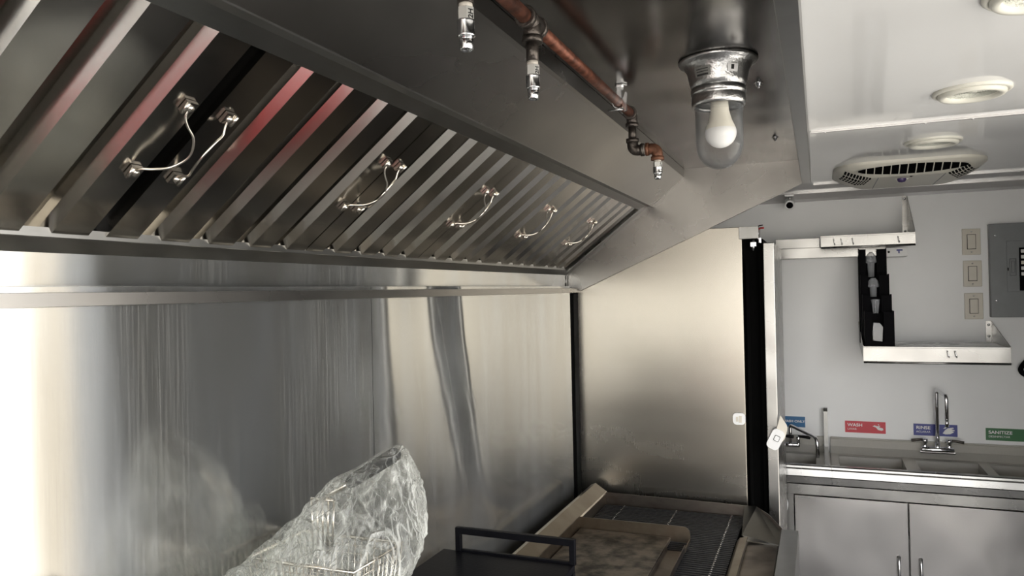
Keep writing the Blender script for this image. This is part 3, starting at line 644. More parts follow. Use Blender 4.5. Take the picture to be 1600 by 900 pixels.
# ------------------------------------------------------------------ back wall: shelves, bar, camera
def wall_shelf(name, label, x0, x1, zt, yf, lip, bz, left=True, slats=False, top_z=None):
    r = thing(name, label, 'shelf', ((x0+x1)/2, 3.95, zt-lip))
    bm = NB()
    if slats:
        n = 7
        for i in range(n):
            y = yf+.012+(BY-.02-yf-.012)*i/(n-1); box(bm, x0, x1, y-.014, y+.014, zt-.004, zt-.001)
    else: box(bm, x0, x1, yf, BY-.002, zt-.006, zt)
    obj('shelf_top', bm, 'bright_steel', r)
    bm = NB(); box(bm, x0, x1, yf-.003, yf, zt-lip, zt); box(bm, x0-.001, x1+.001, yf-.006, yf, zt-.006, zt+.001, .001); tube(bm, [(x0, yf-.003, zt-lip), (x1, yf-.003, zt-lip)], .005, 10)
    obj('front_lip', bm, 'bright_steel', r)
    for s, x in ((0, x0), (1, x1)):
        if s == 0 and not left: continue
        bm = NB(); tz = top_z or zt+.09
        prism(bm, [(yf, zt-lip*.9), (yf, zt+.004), (BY-.004, tz), (BY-.004, zt-.01)], lambda p, k: (x-.001+k*.002, p[0], p[1]))
        xo = x-.022 if s else x
        box(bm, xo, xo+.022, BY-.004, BY-.001, zt-.01, tz)
        br = obj('bracket', bm, 'bright_steel', r)
        for z in (tz-.018, zt+.025):
            bm = NB(); lathe(bm, [(0, -.005), (.004, -.004), (.006, 0)], (xo+.011, BY-.004, z), axis=(Vector((1, 0, 0)), Vector((0, 0, 1)), Vector((0, 1, 0))), seg=12)
            obj('screw', bm, 'chrome', br)
    return r
wall_shelf('wall_shelf', 'lower stainless slatted wall shelf carrying the black cup organizer', .183, .746, 1.424, 3.725, .07, 0, True, True, 1.520)
wall_shelf('wall_shelf', 'upper stainless wall shelf just under the ceiling, above the organizer', .016, .408, 1.932, 3.80, .055, 0, False, False, 2.132)
bar = thing('wall_rail', 'long stainless channel fixed on the wall behind the upper shelf', 'rail', (.1, 4.0, 1.83))
bm = NB(); box(bm, -.188, .300, 3.95, BY-.002, 1.838, 1.885); obj('channel', bm, 'bright_steel', bar)
bm = NB(); box(bm, -.188, .012, 3.90, BY-.002, 1.885, 1.930, .001); obj('raised_channel', bm, 'bright_steel', bar)
bx = thing('white_control_box', 'small white control box with knobs under the right end of the upper shelf', 'control box', (.345, 4.0, 1.83))
bm = NB(); box(bm, .300, .392, 3.95, BY-.002, 1.831, 1.874, .002); obj('housing', bm, 'white_plastic', bx)
bm = NB(); lathe(bm, [(0, -.004), (.005, -.004), (.005, 0)], (.312, 3.95, 1.853), axis='Y', seg=16); obj('knob', bm, 'ink_black', bx)
bm = NB(); box(bm, .345, .370, 3.948, 3.95, 1.857, 1.864); box(bm, .352, .358, 3.948, 3.95, 1.846, 1.857); obj('printed_mark', bm, 'sign_blue', bx)
# hooks
def hook(x, y, z, s, label, grp, lean=0.):
    bm = NB(); tube(bm, smooth_path([(x, y+.008, z+.012*s), (x, y-.001, z+.016*s), (x+lean*.3, y-.005, z+.010*s), (x+lean, y-.006, z-.012*s), (x+lean*1.2, y-.012, z-.018*s), (x+lean*1.2, y-.016, z-.010*s)], 5), .0022, 8)
    tag(obj('small_hook', bm, 'chrome'), label, 'hook', grp)
for x, lb in ((.071, 'leftmost small hook on the upper shelf lip'), (.102, 'second small hook from the left on the upper shelf lip'), (.150, 'third small hook on the upper shelf lip, near its middle'), (.338, 'small hook at the right end of the upper shelf lip')):
    hook(x, 3.793, 1.903, .8, lb, 'hooks on the upper shelf lip', .004)
for x, lb in ((.511, 'left small hook on the lower shelf front lip'), (.540, 'right small hook on the lower shelf front lip')):
    hook(x, 3.716, 1.395, .8, lb, 'hooks on the lower shelf lip', .004)
# security camera
cm = thing('security_camera', 'small white bullet security camera under the ceiling beside the hood corner', 'camera', (-.12, 3.98, 2.08))
ax = Vector((.02, -.94, -.34)).normalized(); o1 = ax.orthogonal().normalized(); o2 = ax.cross(o1)
bm = NB(); lathe(bm, [(0, -.06), (.018, -.058), (.0225, -.05), (.0235, .02), (.0235, .03), (.021, .031), (.0165, .030), (.016, .02)], (-.122, 4.0, 2.112), axis=(o1, o2, ax), seg=32); obj('camera_body', bm, 'white_plastic', cm)
bm = NB(); lathe(bm, [(.0162, .0275), (.010, .027), (.009, .029), (0, .029)], (-.122, 4.0, 2.112), axis=(o1, o2, ax), seg=32); obj('camera_lens', bm, 'black_plastic', cm)
bm = NB(); tube(bm, [(-.122, 4.01, 2.13), (-.122, 4.01, 2.15)], .008, 12); box(bm, -.145, -.10, 3.99, 4.04, 2.148, 2.160, .002); obj('mount', bm, 'cast_alu', cm)

# black cup organizer
org = thing('cup_organizer', 'tall stepped black acrylic cup and lid organizer on the lower shelf', 'organizer', (.247, 3.85, 1.425))
tiers = [(3.745, .194, .309, 1.578), (3.81, .191, .306, 1.652), (3.87, .187, .302, 1.745), (3.93, .183, .298, 1.868)]
bm = NB()
for i, (y, xa, xb, zt) in enumerate(tiers):
    xm = (xa+xb)/2-.004
    zb = 1.425 if i == 0 else 1.43
    box(bm, xa, xm-.024, y, y+.003, zb, zt); box(bm, xm+.022, xb, y, y+.003, zb, zt)
    box(bm, xm-.024, xm+.022, y, y+.003, zb, 1.445 if i == 0 else tiers[i-1][3]-.045)
    box(bm, xm-.024, xm+.022, y+.058, y+.0595, zb, zt-.008)
obj('tier_panels', bm, 'black_plastic', org)
bm = NB()
for i, (y, xa, xb, zt) in enumerate(tiers):
    for x in (xa-.002, xb): box(bm, x, x+.003, y, y+.068, 1.425, zt+.004)
obj('side_panels', bm, 'black_plastic', org)
bm = NB(); box(bm, .183, .30, 4.0, 4.003, 1.425, 1.90); box(bm, .183, .309, 3.745, 4.0, 1.4245, 1.427); obj('back_panel', bm, 'black_plastic', org)
CL = ['clear plastic packet in the bottom slot of the black organizer', 'stack of clear cups in the second slot of the black organizer, from the bottom', 'stack of domed clear lids in the third slot of the black organizer, from the bottom', 'stack of clear lids in the top slot of the black organizer under the upper shelf']
for i, (y, xa, xb, zt) in enumerate(tiers):
    xc = (xa+xb)/2-.005; bm = NB()
    zb = 1.447 if i == 0 else tiers[i-1][3]-.042
    h = zt-zb
    if i == 0: 
        prism(bm, [(-.021, 0), (.017, -.004), (.020, .06), (.008, .078), (-.018, .080), (-.022, .04)], lambda p, k: (xc+p[0], y+.012+k*.02, zb+.002+p[1]))
    else:
        z_ = zb-.02
        lathe(bm, [(0, 0), (.012, 0), (.0155, h*.72), (.024, h*.74), (.0245, h*.80), (.021, h*.95), (.010, h*1.05), (0, h*1.06)] if i > 1 else [(0, 0), (.010, 0), (.012, h*.5), (.018, h*.95), (.020, h), (0, h*1.02)], (xc, y+.028, z_), seg=28)
    tag(obj('cup_stack' if i else 'plastic_packet', bm, 'cup'), CL[i], 'cups' if i else 'packet', 'cups and lids in the organizer')

# switches
SWL = ['topmost of the three cream wall switches beside the breaker panel', 'middle cream wall switch of the column of three', 'lowest of the three cream wall switches, above the shelf bracket']
def switch(x, z):
    r = thing('light_switch', '', 'light switch', (x, BY, z-.06))
    bm = NB(); box(bm, x-.038, x+.038, BY-.007, BY, z-.061, z+.061, .002); obj('cover_plate', bm, 'cream', r)
    bm = NB(); box(bm, x-.0185, x+.0185, BY-.0085, BY-.006, z-.035, z+.035, .0008); fr_ = obj('rocker_frame', bm, 'rubber', r); fr_['label'] = 'thin dark recess around the rocker'
    bm = NB(); box(bm, x-.0165, x+.0165, BY-.012, BY-.006, z-.033, z+.033, .0015); obj('rocker', bm, 'cream', r)
    for s in (-1, 1):
        bm = NB(); lathe(bm, [(0, -.0015), (.003, -.001), (.0035, 0)], (x, BY-.007, z+s*.048), axis='Y', seg=12); obj('screw', bm, 'chrome', r)
    return r
s0 = switch(.673, 1.893)
for i, (x, z) in enumerate([(.673, 1.893), (.675, 1.743), (.677, 1.590)]):
    o = s0 if i == 0 else copy_tree(s0); o.location = (x, BY, z-.06); o['label'] = SWL[i]; o['group'] = 'light switches on the back wall'
# breaker panel
bp = thing('breaker_panel', 'large grey electrical breaker panel on the wall at the right edge', 'breaker panel', (.93, 4.08, 1.54))
bm = NB(); box(bm, .740, 1.12, 4.062, BY, 1.538, 1.971, .003); obj('enclosure', bm, 'panel_grey', bp)
bm = NB(); box(bm, .806, 1.05, 4.058, 4.062, 1.655, 1.888, .0015); dp = obj('door', bm, 'panel_grey', bp)
bm = NB(); box(bm, .816, .842, 4.0545, 4.058, 1.728, 1.808, .004); box(bm, .822, .836, 4.052, 4.055, 1.742, 1.797, .003); obj('latch', bm, 'panel_grey', dp)
bm = NB(); box(bm, .808, .812, 4.055, 4.059, 1.752, 1.766); obj('lock_slot', bm, 'black', dp)
bm = NB(); box(bm, .854, .90, 4.052, 4.0585, 1.66, 1.856); obj('breaker_bank', bm, 'black_plastic', bp)
for k in range(5):
    bm = NB(); box(bm, .860, .885, 4.048, 4.053, 1.832-k*.026, 1.848-k*.026, .002); obj('breaker_switch', bm, 'ink_white' if k != 2 else 'cream', bp, label='white breaker toggle')
for z in (1.915, 1.615):
    bm = NB(); lathe(bm, [(0, -.003), (.005, -.002), (.006, 0)], (.762, 4.062, z), axis='Y', seg=16); obj('screw', bm, 'chrome', bp)
bm = NB(); box(bm, .80, 1.08, 4.060, 4.062, 1.560, 1.566); box(bm, .80, 1.08, 4.060, 4.062, 1.895, 1.899); obj('pressed_edge', bm, 'panel_grey', bp)

# signs
def sign(x0, x1, z0, z1, m, big, small, label, icon=None, s1=.021, shear=0):
    r = thing('wall_sign', label, 'sign', ((x0+x1)/2, BY, z0), 'sink instruction stickers')
    bm = NB(); box(bm, x0, x1, BY-.0012, BY, z0, z1); obj('sticker', bm, m, r)
    text('lettering', big, s1, (x0+.011, BY-.0014, z0+(.031 if small else .024)), 'ink_white', r, bold=.0004, sx=1.12)
    if small: text('small_lettering', small, .0125, (x0+.011, BY-.0014, z0+.014), 'ink_white', r, sx=1.1)
    if icon:
        bm = NB()
        for poly in icon: prism(bm, poly, lambda p, k: (x1+p[0], BY-.0012-.0006*k, z0+p[1]))
        obj('hand_symbol', bm, 'ink_white', r)
H1 = [[(-.058, .034), (-.050, .040), (-.036, .036), (-.022, .038), (-.030, .032), (-.012, .026), (-.010, .018), (-.018, .014), (-.034, .018), (-.044, .030)], [(-.034, .046), (-.031, .046), (-.028, .041), (-.033, .041)]]
H2 = [[(-.062, .014), (-.052, .030), (-.040, .040), (-.018, .044), (-.014, .040), (-.026, .034), (-.012, .032), (-.012, .028), (-.024, .026), (-.014, .022), (-.030, .012), (-.050, .010)], [(-.060, .036), (-.050, .046), (-.030, .050), (-.044, .044), (-.050, .036)]]
H3 = [[(-.028, .016), (-.010, .008), (.0, .012), (.0, .018), (-.012, .016)], [(-.020, .024), (-.018, .048), (-.014, .048), (-.014, .028), (-.004, .028), (-.004, .024)]]
sign(.110, .292, .969, 1.026, 'sign_red', 'WASH', 'LAVAR', 'red WASH sticker on the white wall behind the left basin', H1)
sign(.413, .598, .970, 1.026, 'sign_blue', 'RINSE', 'ACLARAR', 'dark blue RINSE sticker on the wall behind the tall faucet', H2)
sign(.713, .895, .962, 1.019, 'sign_green', 'SANITIZE', 'DESINFECTAR', 'green SANITIZE sticker on the wall at the right edge', H3, s1=.0205)
sign(-.255, -.075, .983, 1.037, 'sign_teal', 'HAND WASH ONLY', '', 'blue sticker above the small hand sink, partly hidden by the door', None, s1=.0165)
# black fitting at right edge
bm = NB(); tube(bm, smooth_path([(.90, 4.08, 1.36), (.870, 4.07, 1.33), (.850, 4.06, 1.30), (.862, 4.05, 1.278), (.90, 4.05, 1.275)], 6), .011, 12)
tag(obj('cable_loop', bm, 'black_plastic'), 'short black cable loop on the wall at the right edge', 'cable')

# ------------------------------------------------------------------ sinks and base cabinet
SX1 = 1.12; DZ = .868
sk = thing('three_compartment_sink', 'stainless three compartment sink with raised rim along the back wall', 'sink', (.55, 3.9, .79))
B = [(.075, .352), (.408, .665), (.705, .985)]
BF, BB = 3.725, 4.015
def deck(bm, x0, x1, holes, yf, z=DZ, t=.003):
    box(bm, x0, x1, yf, BF, z-t, z); box(bm, x0, x1, BB, BY-.012, z-t, z)
    xs = [x0]+[q for h in holes for q in h]+[x1]
    for a, b in zip(xs[0::2], xs[1::2]): box(bm, a, b, BF, BB, z-t, z)
def basin(x0, x1, m, parent, depth=.26):
    bm = NB(); z = DZ-.001; zb = z-depth
    sheet_w = .002
    box(bm, x0-.002, x0, BF-.002, BB+.002, zb, z); box(bm, x1, x1+.002, BF-.002, BB+.002, zb, z)
    box(bm, x0, x1, BF-.002, BF, zb, z); box(bm, x0, x1, BB, BB+.002, zb, z); box(bm, x0-.002, x1+.002, BF-.002, BB+.002, zb-.002, zb)
    lathe(bm, [(0, .001), (.03, .001), (.042, .0005)], ((x0+x1)/2, (BF+BB)/2, zb), seg=24)
    obj('basin', bm, m, parent)
bm = NB(); deck(bm, .040, SX1, B, 3.67); obj('deck', bm, 'sink_steel', sk)
for a, b in B: basin(a, b, 'sink_steel', sk)
bm = NB(); prism(bm, [(BY-.001, .944), (BY-.022, .944), (BY-.024, .940), (BY-.020, .936), (BY-.016, .90), (BY-.045, DZ), (BY-.045, DZ-.002), (BY-.001, DZ-.002)], lambda p, k: (.041+k*(SX1-.041), p[0], p[1])); obj('backsplash', bm, 'sink_steel', sk)
def front_prof(bm, x0, x1):
    prism(bm, [(3.700, DZ-.002), (3.700, .882), (3.694, .888), (3.668, .888), (3.662, .884), (3.661, .876), (3.668, .873), (3.664, .868), (3.660, .840), (3.665, .835), (3.667, .805), (3.70, .80)], lambda p, k: (x0+k*(x1-x0), p[0], p[1]))
bm = NB(); front_prof(bm, .0405, SX1); obj('front_rim', bm, 'bright_steel', sk)
hs = thing('hand_sink', 'small stainless hand sink with side splash, left of the big sink', 'sink', (-.08, 3.9, .79))
HB = [(-.235, -.026)]
bm = NB(); deck(bm, -.262, .038, HB, 3.70); obj('deck', bm, 'sink_steel', hs)
basin(-.235, -.026, 'sink_steel', hs, .18)
bm = NB(); front_prof(bm, -.172, .0395); obj('front_rim', bm, 'bright_steel', hs)
bm = NB(); prism(bm, [(BY-.001, 1.088), (4.07, 1.088), (4.055, 1.075), (4.055, .90), (3.70, .889), (3.70, DZ), (BY-.001, DZ)], lambda p, k: (.012+k*.018, p[0], p[1])); obj('side_splash', bm, 'lip_steel', hs)
bm = NB(); prism(bm, [(BY-.001, .944), (BY-.022, .944), (BY-.016, .90), (BY-.045, DZ), (BY-.001, DZ)], lambda p, k: (-.262+k*.273, p[0], p[1])); obj('backsplash', bm, 'sink_steel', hs)
cb = thing('base_cabinet', 'stainless two-door base cabinet under the sinks', 'cabinet', (.45, 3.88, 0))
bm = NB(); y = 3.674
box(bm, -.166, SX1, y, y+.012, .752, .798, .001); box(bm, -.166, -.123, y, y+.012, .06, .752, .001); box(bm, -.123, SX1, y, y+.012, .06, .12)
obj('face_frame', bm, 'bright_steel', cb)
bm = NB(); box(bm, -.164, SX1, y+.012, y+.016, .06, .60); box(bm, -.166, -.160, y, 4.09, .0, .6); box(bm, -.16, SX1, y+.03, y+.04, 0, .06); obj('carcass', bm, 'lip_steel', cb)
for x0, x1, hx in ((-.120, .3405, .300), (.3445, .805, .385), (.809, 1.115, 1.08)):
    bm = NB(); box(bm, x0, x1, y-.010, y+.002, .13, .749, .002); d_ = obj('door', bm, 'door_steel', cb)
    bm = NB(); pts = smooth_path([(hx, y-.011, .385), (hx, y-.028, .40), (hx, y-.036, .45), (hx, y-.028, .498), (hx, y-.011, .514)], 6); n = len(pts)
    tube(bm, pts, [.0075-.0025*math.sin(PI*i/(n-1)) for i in range(n)], 12); lathe(bm, [(0, -.006), (.008, -.005), (.0085, 0)], (hx, y-.010, .512), axis='Y', seg=16); lathe(bm, [(0, -.006), (.008, -.005), (.0085, 0)], (hx, y-.010, .388), axis='Y', seg=16)
    obj('handle', bm, 'chrome', d_)
bm = NB(); box(bm, -.105, -.055, y-.0112, y-.010, .737, .746); obj('door_sticker', bm, 'lip_steel', cb)
# white cable by the cabinet
bm = NB(); tube(bm, smooth_path([(-.168, 3.655, .80), (-.166, 3.650, .77), (-.158, 3.650, .74), (-.150, 3.650, .71), (-.158, 3.650, .66), (-.166, 3.650, .60), (-.17, 3.650, .4)], 8), .003, 8)
tag(obj('white_cable', bm, 'white_plastic'), 'thin white cable hanging along the left edge of the base cabinet', 'cable')
# faucets
fa = thing('gooseneck_faucet', 'tall chrome gooseneck faucet with two lever handles at the big sink', 'faucet', (.505, 4.04, .90))
FY = 4.055
bm = NB()
tube(bm, [(.437, FY-.008, .914), (.442, FY-.008, .914), (.572, FY-.008, .914), (.577, FY-.008, .914)], [.010, .0145, .0145, .010], 20); box(bm, .432, .582, FY-.02, FY+.014, .896, .908, .004); obj('faucet_body', bm, 'chrome', fa)
bm = NB(); tube(bm, [(.508, FY-.004, .905), (.508, FY-.004, .945)], [.015, .011], 20); tube(bm, [Vector((.508, FY-.004, .94))]+bend((.508, FY-.004, 1.1), (.508, FY-.004, 1.200), (.530, FY-.14, 1.188), .022)+bend((.515, FY-.06, 1.194), (.530, FY-.14, 1.186), (.530, FY-.14, 1.10), .022)+[Vector((.530, FY-.14, 1.075))], .0085, 16)
lathe(bm, [(0, -.034), (.0075, -.034), (.0085, 0), (0, 0)], (.530, FY-.14, 1.080), seg=16); obj('spout', bm, 'chrome', fa)
for s, x in ((-1, .455), (1, .556)):
    bm = NB(); lathe(bm, [(.012, 0), (.010, .012), (.008, .022), (.012, .030), (.014, .036), (.012, .046), (0, .048)], (x, FY-.004, .918), seg=20); v_ = obj('valve', bm, 'chrome', fa)
    bm = NB(); pts = [(x, FY-.004, .958), (x+s*.02, FY-.010, .960), (x+s*.058, FY-.022, .956)]; tube(bm, pts, [.006, .0055, .0075], 10); obj('lever', bm, 'black_iron', v_)
hf = thing('hand_faucet', 'dark chrome low-arc faucet at the small hand sink', 'faucet', (-.13, 4.04, .89))
bm = NB(); tube(bm, [(-.215, FY-.03, .906), (-.21, FY-.03, .906), (-.105, FY-.03, .906), (-.10, FY-.03, .906)], [.008, .011, .011, .008], 18); obj('faucet_body', bm, 'chrome', hf)
bm = NB(); tube(bm, [Vector((-.145, FY-.03, .90)), Vector((-.145, FY-.03, .97))]+bend((-.145, FY-.03, .98), (-.145, FY-.03, 1.003), (0, FY-.17, .985), .012)+bend((-.09, FY-.06, .997), (-.020, FY-.20, .974), (-.018, FY-.20, .90), .028)+[Vector((-.018, FY-.20, .885))], .0085, 14); obj('spout', bm, 'chrome', hf)
for x in (-.185, -.108):
    bm = NB(); lathe(bm, [(.010, 0), (.008, .02), (.012, .034), (0, .044)], (x, FY-.03, .912), seg=18); v_ = obj('valve', bm, 'chrome', hf)
    bm = NB(); tube(bm, [(x, FY-.03, .950), (x+.055, FY-.05, .950)], [.006, .0085], 10); obj('lever', bm, 'rubber', v_)

# ------------------------------------------------------------------ charbroiler
cbz = .85
br = thing('charbroiler', 'heat-stained charbroiler with black bar grate beside the refrigerator', 'charbroiler', (-.5, 2.4, 0))
BY0, BY1 = 1.76, 2.92
# back guard along the wall: bevelled ridge
bm = NB()
prism(bm, [(-.868, .70), (-.868, .915), (-.850, .922), (-.806, .893), (-.803, .888), (-.803, .70)], lambda p, k: (p[0], BY0+k*(2.945-BY0), p[1])); obj('back_guard', bm, 'gutter', br)
# far side guard
bm = NB(); prism(bm, [(-.803, .70), (-.803, .893), (-.275, .887), (-.228, .886), (-.185, .86), (-.128, .80), (-.128, .70)], lambda p, k: (p[0], 2.925+k*.004, p[1])); obj('side_guard', bm, 'burnt_steel', br)
bm = NB()
a = [(-.272, 2.925, .887), (-.228, 2.925, .886), (-.132, 2.66, .886), (-.134, 2.56, .870), (-.235, 2.60, .862), (-.262, 2.70, .848)]
f1 = [bm.verts.new(p) for p in a]; bm.faces.new(f1[:4]+[f1[4], f1[5]])
r_ = bmesh.ops.extrude_face_region(bm, geom=bm.faces[:]); bmesh.ops.translate(bm, vec=(0, 0, -.004), verts=[v for v in r_['geom'] if isinstance(v, bmesh.types.BMVert)])
obj('corner_guard', bm, 'lip_steel', br)
# front rail (sloping) and fascia
bm = NB(); prism(bm, [(-.272, .845), (-.262, .856), (-.238, .862), (-.236, .858), (-.236, .70), (-.272, .70)], lambda p, k: (p[0], BY0+k*(2.64-BY0), p[1])); obj('front_rail', bm, 'gutter', br)
bm = NB(); prism(bm, [(-.236, .852), (-.137, .868), (-.135, .70), (-.236, .70)], lambda p, k: (p[0], BY0+k*(2.58-BY0), p[1])); obj('front_ledge', bm, 'burnt_steel', br)
bm = NB(); box(bm, -.133, -.078, BY0, 2.70, .62, .880, .002); obj('bull_nose', bm, 'lip_steel', br)
bm = NB(); box(bm, -.868, -.10, BY0, 2.92, .42, .80, .002); obj('body', bm, 'lip_steel', br)
for x in (-.82, -.17):
    for y in (BY0+.06, 2.86):
        bm = NB(); tube(bm, [(x, y, 0), (x, y, .03), (x, y, .42)], [.026, .018, .018], 14); obj('leg', bm, 'bright_steel', br)
bm = NB(); box(bm, -.803, -.270, BY0, 2.922, .80, .812); obj('burner_tray', bm, 'black', br)
gr = None
y = 2.905; n = 0
bm = NB()
while y > 2.02 and n < 95:
    box(bm, -.800, -.274, y-.0035, y+.0035, .836, .850)
    y -= .018; n += 1
gr = obj('grate', bm, 'grill_black', br, 'charred black bar grate')
for x in (-.723, -.52, -.316):
    bm = NB(); box(bm, x-.003, x+.003, 2.02, 2.905, .826, .833)
    yy = 2.905
    while yy > 2.03: box(bm, x-.0028, x+.0028, yy-.0028, yy+.0028, .850, .8518); yy -= .018
    obj('cross_rod', bm, 'zinc', gr, 'shiny worn cross rod')
# griddle plate on the broiler
gd = thing('griddle_plate', 'brown seasoned steel griddle tray resting on the charbroiler grate', 'griddle', (-.6, 2.2, .851))
GX0, GX1, GY0, GY1 = -.798, -.412, 1.90, 2.545
bm = NB(); box(bm, GX0+.006, -.476, GY0, GY1-.006, .852, .868, .003); obj('plate', bm, 'griddle', gd, 'mottled greasy cooking surface')
bm = NB()
pts = [(GX0, .853), (GX0, .905)]
pts += [(GX1-.022, .905)]+[(GX1-.022+.022*math.sin(a), .883+.022*math.cos(a)) for a in (PI/8, PI/4, 3*PI/8, PI/2)]+[(GX1, .853)]
prism(bm, pts[::-1], lambda p, k: (p[0], GY1-.004+k*.004, p[1])); obj('far_guard', bm, 'griddle_guard', gd)
bm = NB(); box(bm, GX0, GX0+.004, GY0, GY1, .853, .905); obj('back_guard', bm, 'griddle_guard', gd)
bm = NB(); sheet(bm, [(-.474, .866), (-.470, .853), (-.418, .853), (-.414, .853), (-.412, .878)], GY0, GY1-.1, .002); obj('grease_trough', bm, 'burnt_steel', gd)
bm = NB(); box(bm, GX1-.003, GX1, GY1-.10, GY1, .853, .866); obj('trough_end', bm, 'gutter', gd)

# ------------------------------------------------------------------ black stand with rail
sd = thing('black_stand', 'black painted steel stand with rectangular rail, between plastic bag and griddle', 'stand', (-.7, 1.5, 0))
SY = 1.722
bm = NB(); box(bm, -.905, -.553, 1.30, SY, 1.030, 1.046, .001); obj('top_plate', bm, 'black_paint', sd)
bm = NB(); box(bm, -.868, -.551, SY-.007, SY+.007, 1.090, 1.106, .001); obj('top_rail', bm, 'black_paint', sd)
bm = NB(); box(bm, -.868, -.551, SY-.004, SY+.007, 1.044, 1.051, .001); obj('lower_rail', bm, 'black_paint', sd)
for x in (-.868, -.565): 
    bm = NB(); box(bm, x, x+.014, SY-.007, SY+.007, 1.046, 1.092, .001); obj('rail_post', bm, 'black_paint', sd)
for x in (-.868, -.565):
    for y in (1.32, SY-.01):
        bm = NB(); box(bm, x, x+.014, y-.007, y+.007, 0, 1.031, .001); obj('leg', bm, 'black_paint', sd)

# ------------------------------------------------------------------ fryer, baskets and plastic
fy = thing('deep_fryer', 'stainless deep fryer body below the wrapped baskets', 'fryer', (-.7, 1.0, 0))
bm = NB(); box(bm, -.90, -.45, .70, 1.26, .12, .96, .004); obj('body', bm, 'lip_steel', fy)
bm = NB(); box(bm, -.926, -.907, .70, 1.26, .90, 1.19, .003); obj('riser', bm, 'lip_steel', fy)
for x in (-.86, -.50):
    for y in (.75, 1.21):
        bm = NB(); tube(bm, [(x, y, 0), (x, y, .125)], .018, 12); obj('leg', bm, 'bright_steel', fy)
def wire_basket(cx, cy, zt, label, rise=1.):
    r = thing('fryer_basket', label, 'fryer basket', (cx, cy, zt-.12), 'fryer baskets')
    wx, wy, d = .105, .075, .13
    bm = NB(); t = .0012
    c = [(cx-wx, cy-wy), (cx+wx, cy-wy), (cx+wx, cy+wy), (cx-wx, cy+wy), (cx-wx, cy-wy)]
    for a, b in zip(c, c[1:]):
        n = 15 if abs(b[0]-a[0]) > abs(b[1]-a[1]) else 10
        for i in range(n):
            px, py = a[0]+(b[0]-a[0])*i/n, a[1]+(b[1]-a[1])*i/n; qx, qy = cx+(px-cx)*.86, cy+(py-cy)*.86
            tube(bm, [(px, py, zt), (qx, qy, zt-d)], t, 5)
    for h in [k/9 for k in range(1, 10)]:
        s = 1-.14*h; tube(bm, [(cx+(p[0]-cx)*s, cy+(p[1]-cy)*s, zt-d*h) for p in c], t, 5)
    for i in range(12): tube(bm, [(cx-wx*.86+wx*1.72*i/11, cy-wy*.86, zt-d), (cx-wx*.86+wx*1.72*i/11, cy+wy*.86, zt-d)], t, 5)
    obj('wire_mesh', bm, 'wire', r)
    bm = NB(); tube(bm, [(p[0], p[1], zt) for p in c], .0035, 8); obj('rim', bm, 'wire', r)
    bm = NB()
    for k in range(5):
        o_ = (k-2)*.010
        tube(bm, [(cx-.02+o_, cy+.015, zt), (cx-.02+o_*1.2, cy+.017, zt+.082*rise)], .0018, 6)
    tube(bm, [(cx-.044, cy+.017, zt+.082*rise), (cx+.004, cy+.017, zt+.082*rise)], .003, 8)
    obj('hanging_wires', bm, 'wire', r)
    a = Vector((cx-.02, cy+.017, zt+.082*rise)); e_ = a+Vector((.155, .0, .092*rise))
    bm = NB(); tube(bm, [a+Vector((0, -.006, 0)), a+(e_-a)*.45], .0035, 8); tube(bm, [a+Vector((0, .010, 0)), a+(e_-a)*.45+Vector((0, .008, 0))], .0035, 8); obj('handle_rods', bm, 'wire', r)
    bm = NB(); tube(bm, [a+(e_-a)*.35, a+(e_-a)*.40, a+(e_-a)*.96, e_], [.008, .0115, .0125, .008], 14); obj('grip', bm, 'black_plastic', r, 'black grip')
    return r
wire_basket(-.797, 1.085, 1.260, 'wire fryer basket with black grip inside the clear plastic, right one')
wire_basket(-.797, .840, 1.135, 'wire fryer basket at the bottom edge, nearer one under the plastic film', .4)

# plastic: rings along a spine, crumpled
def ridged(v, s):
    return 1-abs(noise.noise(v*s))*2
def crumple(bm, rings, seg, amp):
    V = []
    for i, (c, ax, ay, az) in enumerate(rings):
        row = []
        for k in range(seg):
            a = 2*PI*k/seg
            p = Vector(c)+Vector(ax)*math.cos(a)+Vector(ay)*math.sin(a)
            d = (p-Vector(c)); L_ = d.length
            if L_ > 1e-5:
                q_ = Vector((p.x+p.z*.3, p.y, p.z*.32)); w_ = ridged(q_+Vector((3, 1, 7)), 15)*.5+ridged(q_+Vector((9, 4, 2)), 34)*.32+ridged(p, 55)*.18
                p += d.normalized()*(w_-.55)*amp*min(1, L_/.05)
            row.append(bm.verts.new(p))
        V.append(row)
    for a, b in zip(V, V[1:]):
        for k in range(seg): bm.faces.new((a[k], a[(k+1) % seg], b[(k+1) % seg], b[k]))
    return V
def interp(keys, n):
    out = []
    for i in range(n):
        t = i/(n-1)*(len(keys)-1); j = min(int(t), len(keys)-2); f = t-j
        K = [keys[max(j-1, 0)], keys[j], keys[j+1], keys[min(j+2, len(keys)-1)]]
        out.append([.5*(2*b+(c-a)*f+(2*a-5*b+4*c-d)*f*f+(3*b-a-3*c+d)*f**3) for a, b, c, d in zip(*K)])
    return out
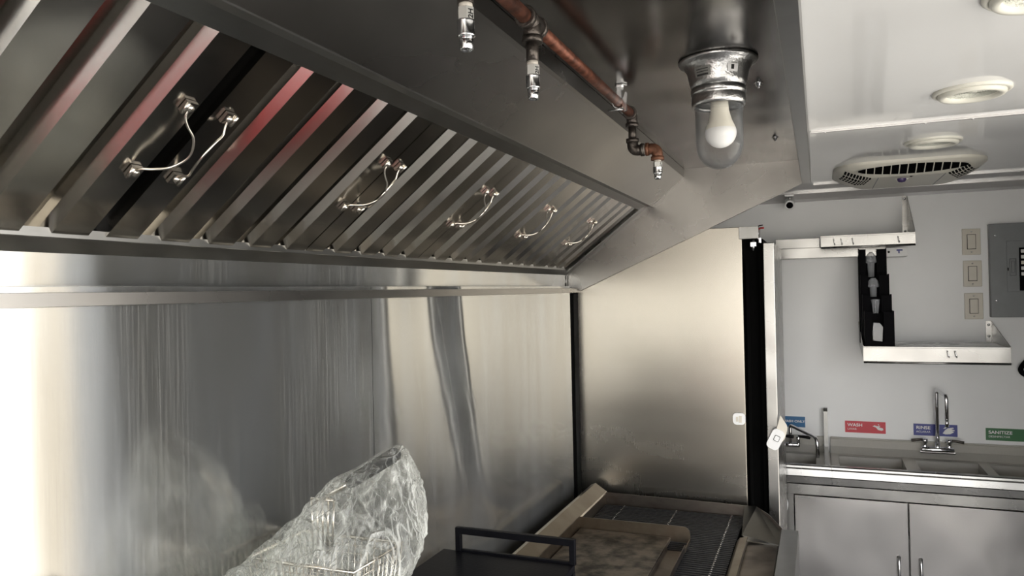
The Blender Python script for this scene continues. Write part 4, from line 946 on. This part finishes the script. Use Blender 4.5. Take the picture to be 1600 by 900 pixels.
# keys: z, x-left, x-right, y-centre, y-half
keys = [(1.447, -.664, -.654, 1.10, .004), (1.435, -.690, -.640, 1.10, .022), (1.41, -.735, -.632, 1.10, .045), (1.375, -.795, -.622, 1.10, .065), (1.33, -.835, -.612, 1.09, .085),
        (1.29, -.862, -.612, 1.07, .10), (1.25, -.885, -.622, 1.05, .11), (1.215, -.90, -.650, 1.03, .13), (1.18, -.905, -.69, 1.02, .14), (1.10, -.905, -.70, 1.0, .16), (1.0, -.905, -.70, 1.0, .16)]
bm = NB(); rings = []
for z, xl, xr, yc, yh in interp(keys, 90):
    rings.append((((xl+xr)/2, yc, z), ((xr-xl)/2, 0, 0), (0, yh, 0), None))
crumple(bm, rings, 150, .020)
bg_ = thing('plastic_bag', 'crumpled clear plastic bag wrapped over the fryer baskets by the steel wall', 'plastic bag', (-.75, 1.05, 1.0))
obj('bag_film', bm, 'bag', bg_, smooth=True)
# trailing film toward the lower left
keys = [(1.14, -.858, 1.31, .020, .030), (1.06, -.862, 1.300, .022, .055), (.975, -.864, 1.278, .022, .07), (.86, -.866, 1.262, .022, .08), (.78, -.866, 1.272, .022, .09), (.73, -.864, 1.318, .022, .10), (.66, -.864, 1.315, .022, .11), (.5, -.862, 1.30, .02, .12)]
bm = NB(); rings = []
for y, x, zt, hx, hz in interp(keys, 70):
    rings.append(((x, y, zt-hz), (hx*1.3, 0, 0), (0, 0, hz), None))
crumple(bm, rings, 110, .016)
obj('trailing_film', bm, 'bag', bg_, smooth=True)

# ------------------------------------------------------------------ unseen objects added for their reflection in the steel
bm = NB(); box(bm, .98, WX-.01, 2.34, 3.60, .0, 2.02, .01)  # added block, darkens what the left cladding mirrors
tag(obj('added_cooler', bm, 'cooler_grey'), 'unseen dark grey upright cooler, added so the left wall sheets mirror a dark zone', 'cooler')
pt = thing('added_table', 'unseen low dark prep table behind the camera, added to darken the refrigerator reflection', 'table', (-.58, -1.0, 0))
bm = NB(); box(bm, -.92, -.26, -2.1, .42, .89, .92, .003); obj('tabletop', bm, 'lip_steel', pt)  # added table, keeps the lower refrigerator reflection dark
bm = NB(); box(bm, -.92, -.28, -2.08, .40, .10, .89, .003); obj('body', bm, 'dark_grey', pt)
bm = NB(); box(bm, -.90, -.32, -2.05, .37, 0, .10); obj('plinth', bm, 'black', pt)
rc = thing('red_reflection_box', 'unseen red box added in place of a red shirt mirrored in the filters', 'cool box', (-.66, -.76, .92))
bm = NB(); box(bm, -.91, -.46, -1.02, -.50, .921, 1.05, .02); obj('body', bm, 'red_paint', rc)  # added red block, gives the filter flanges their red reflection
bm = NB(); box(bm, -.915, -.455, -1.03, -.49, 1.05, 1.08, .012); obj('lid', bm, 'red_paint', rc)
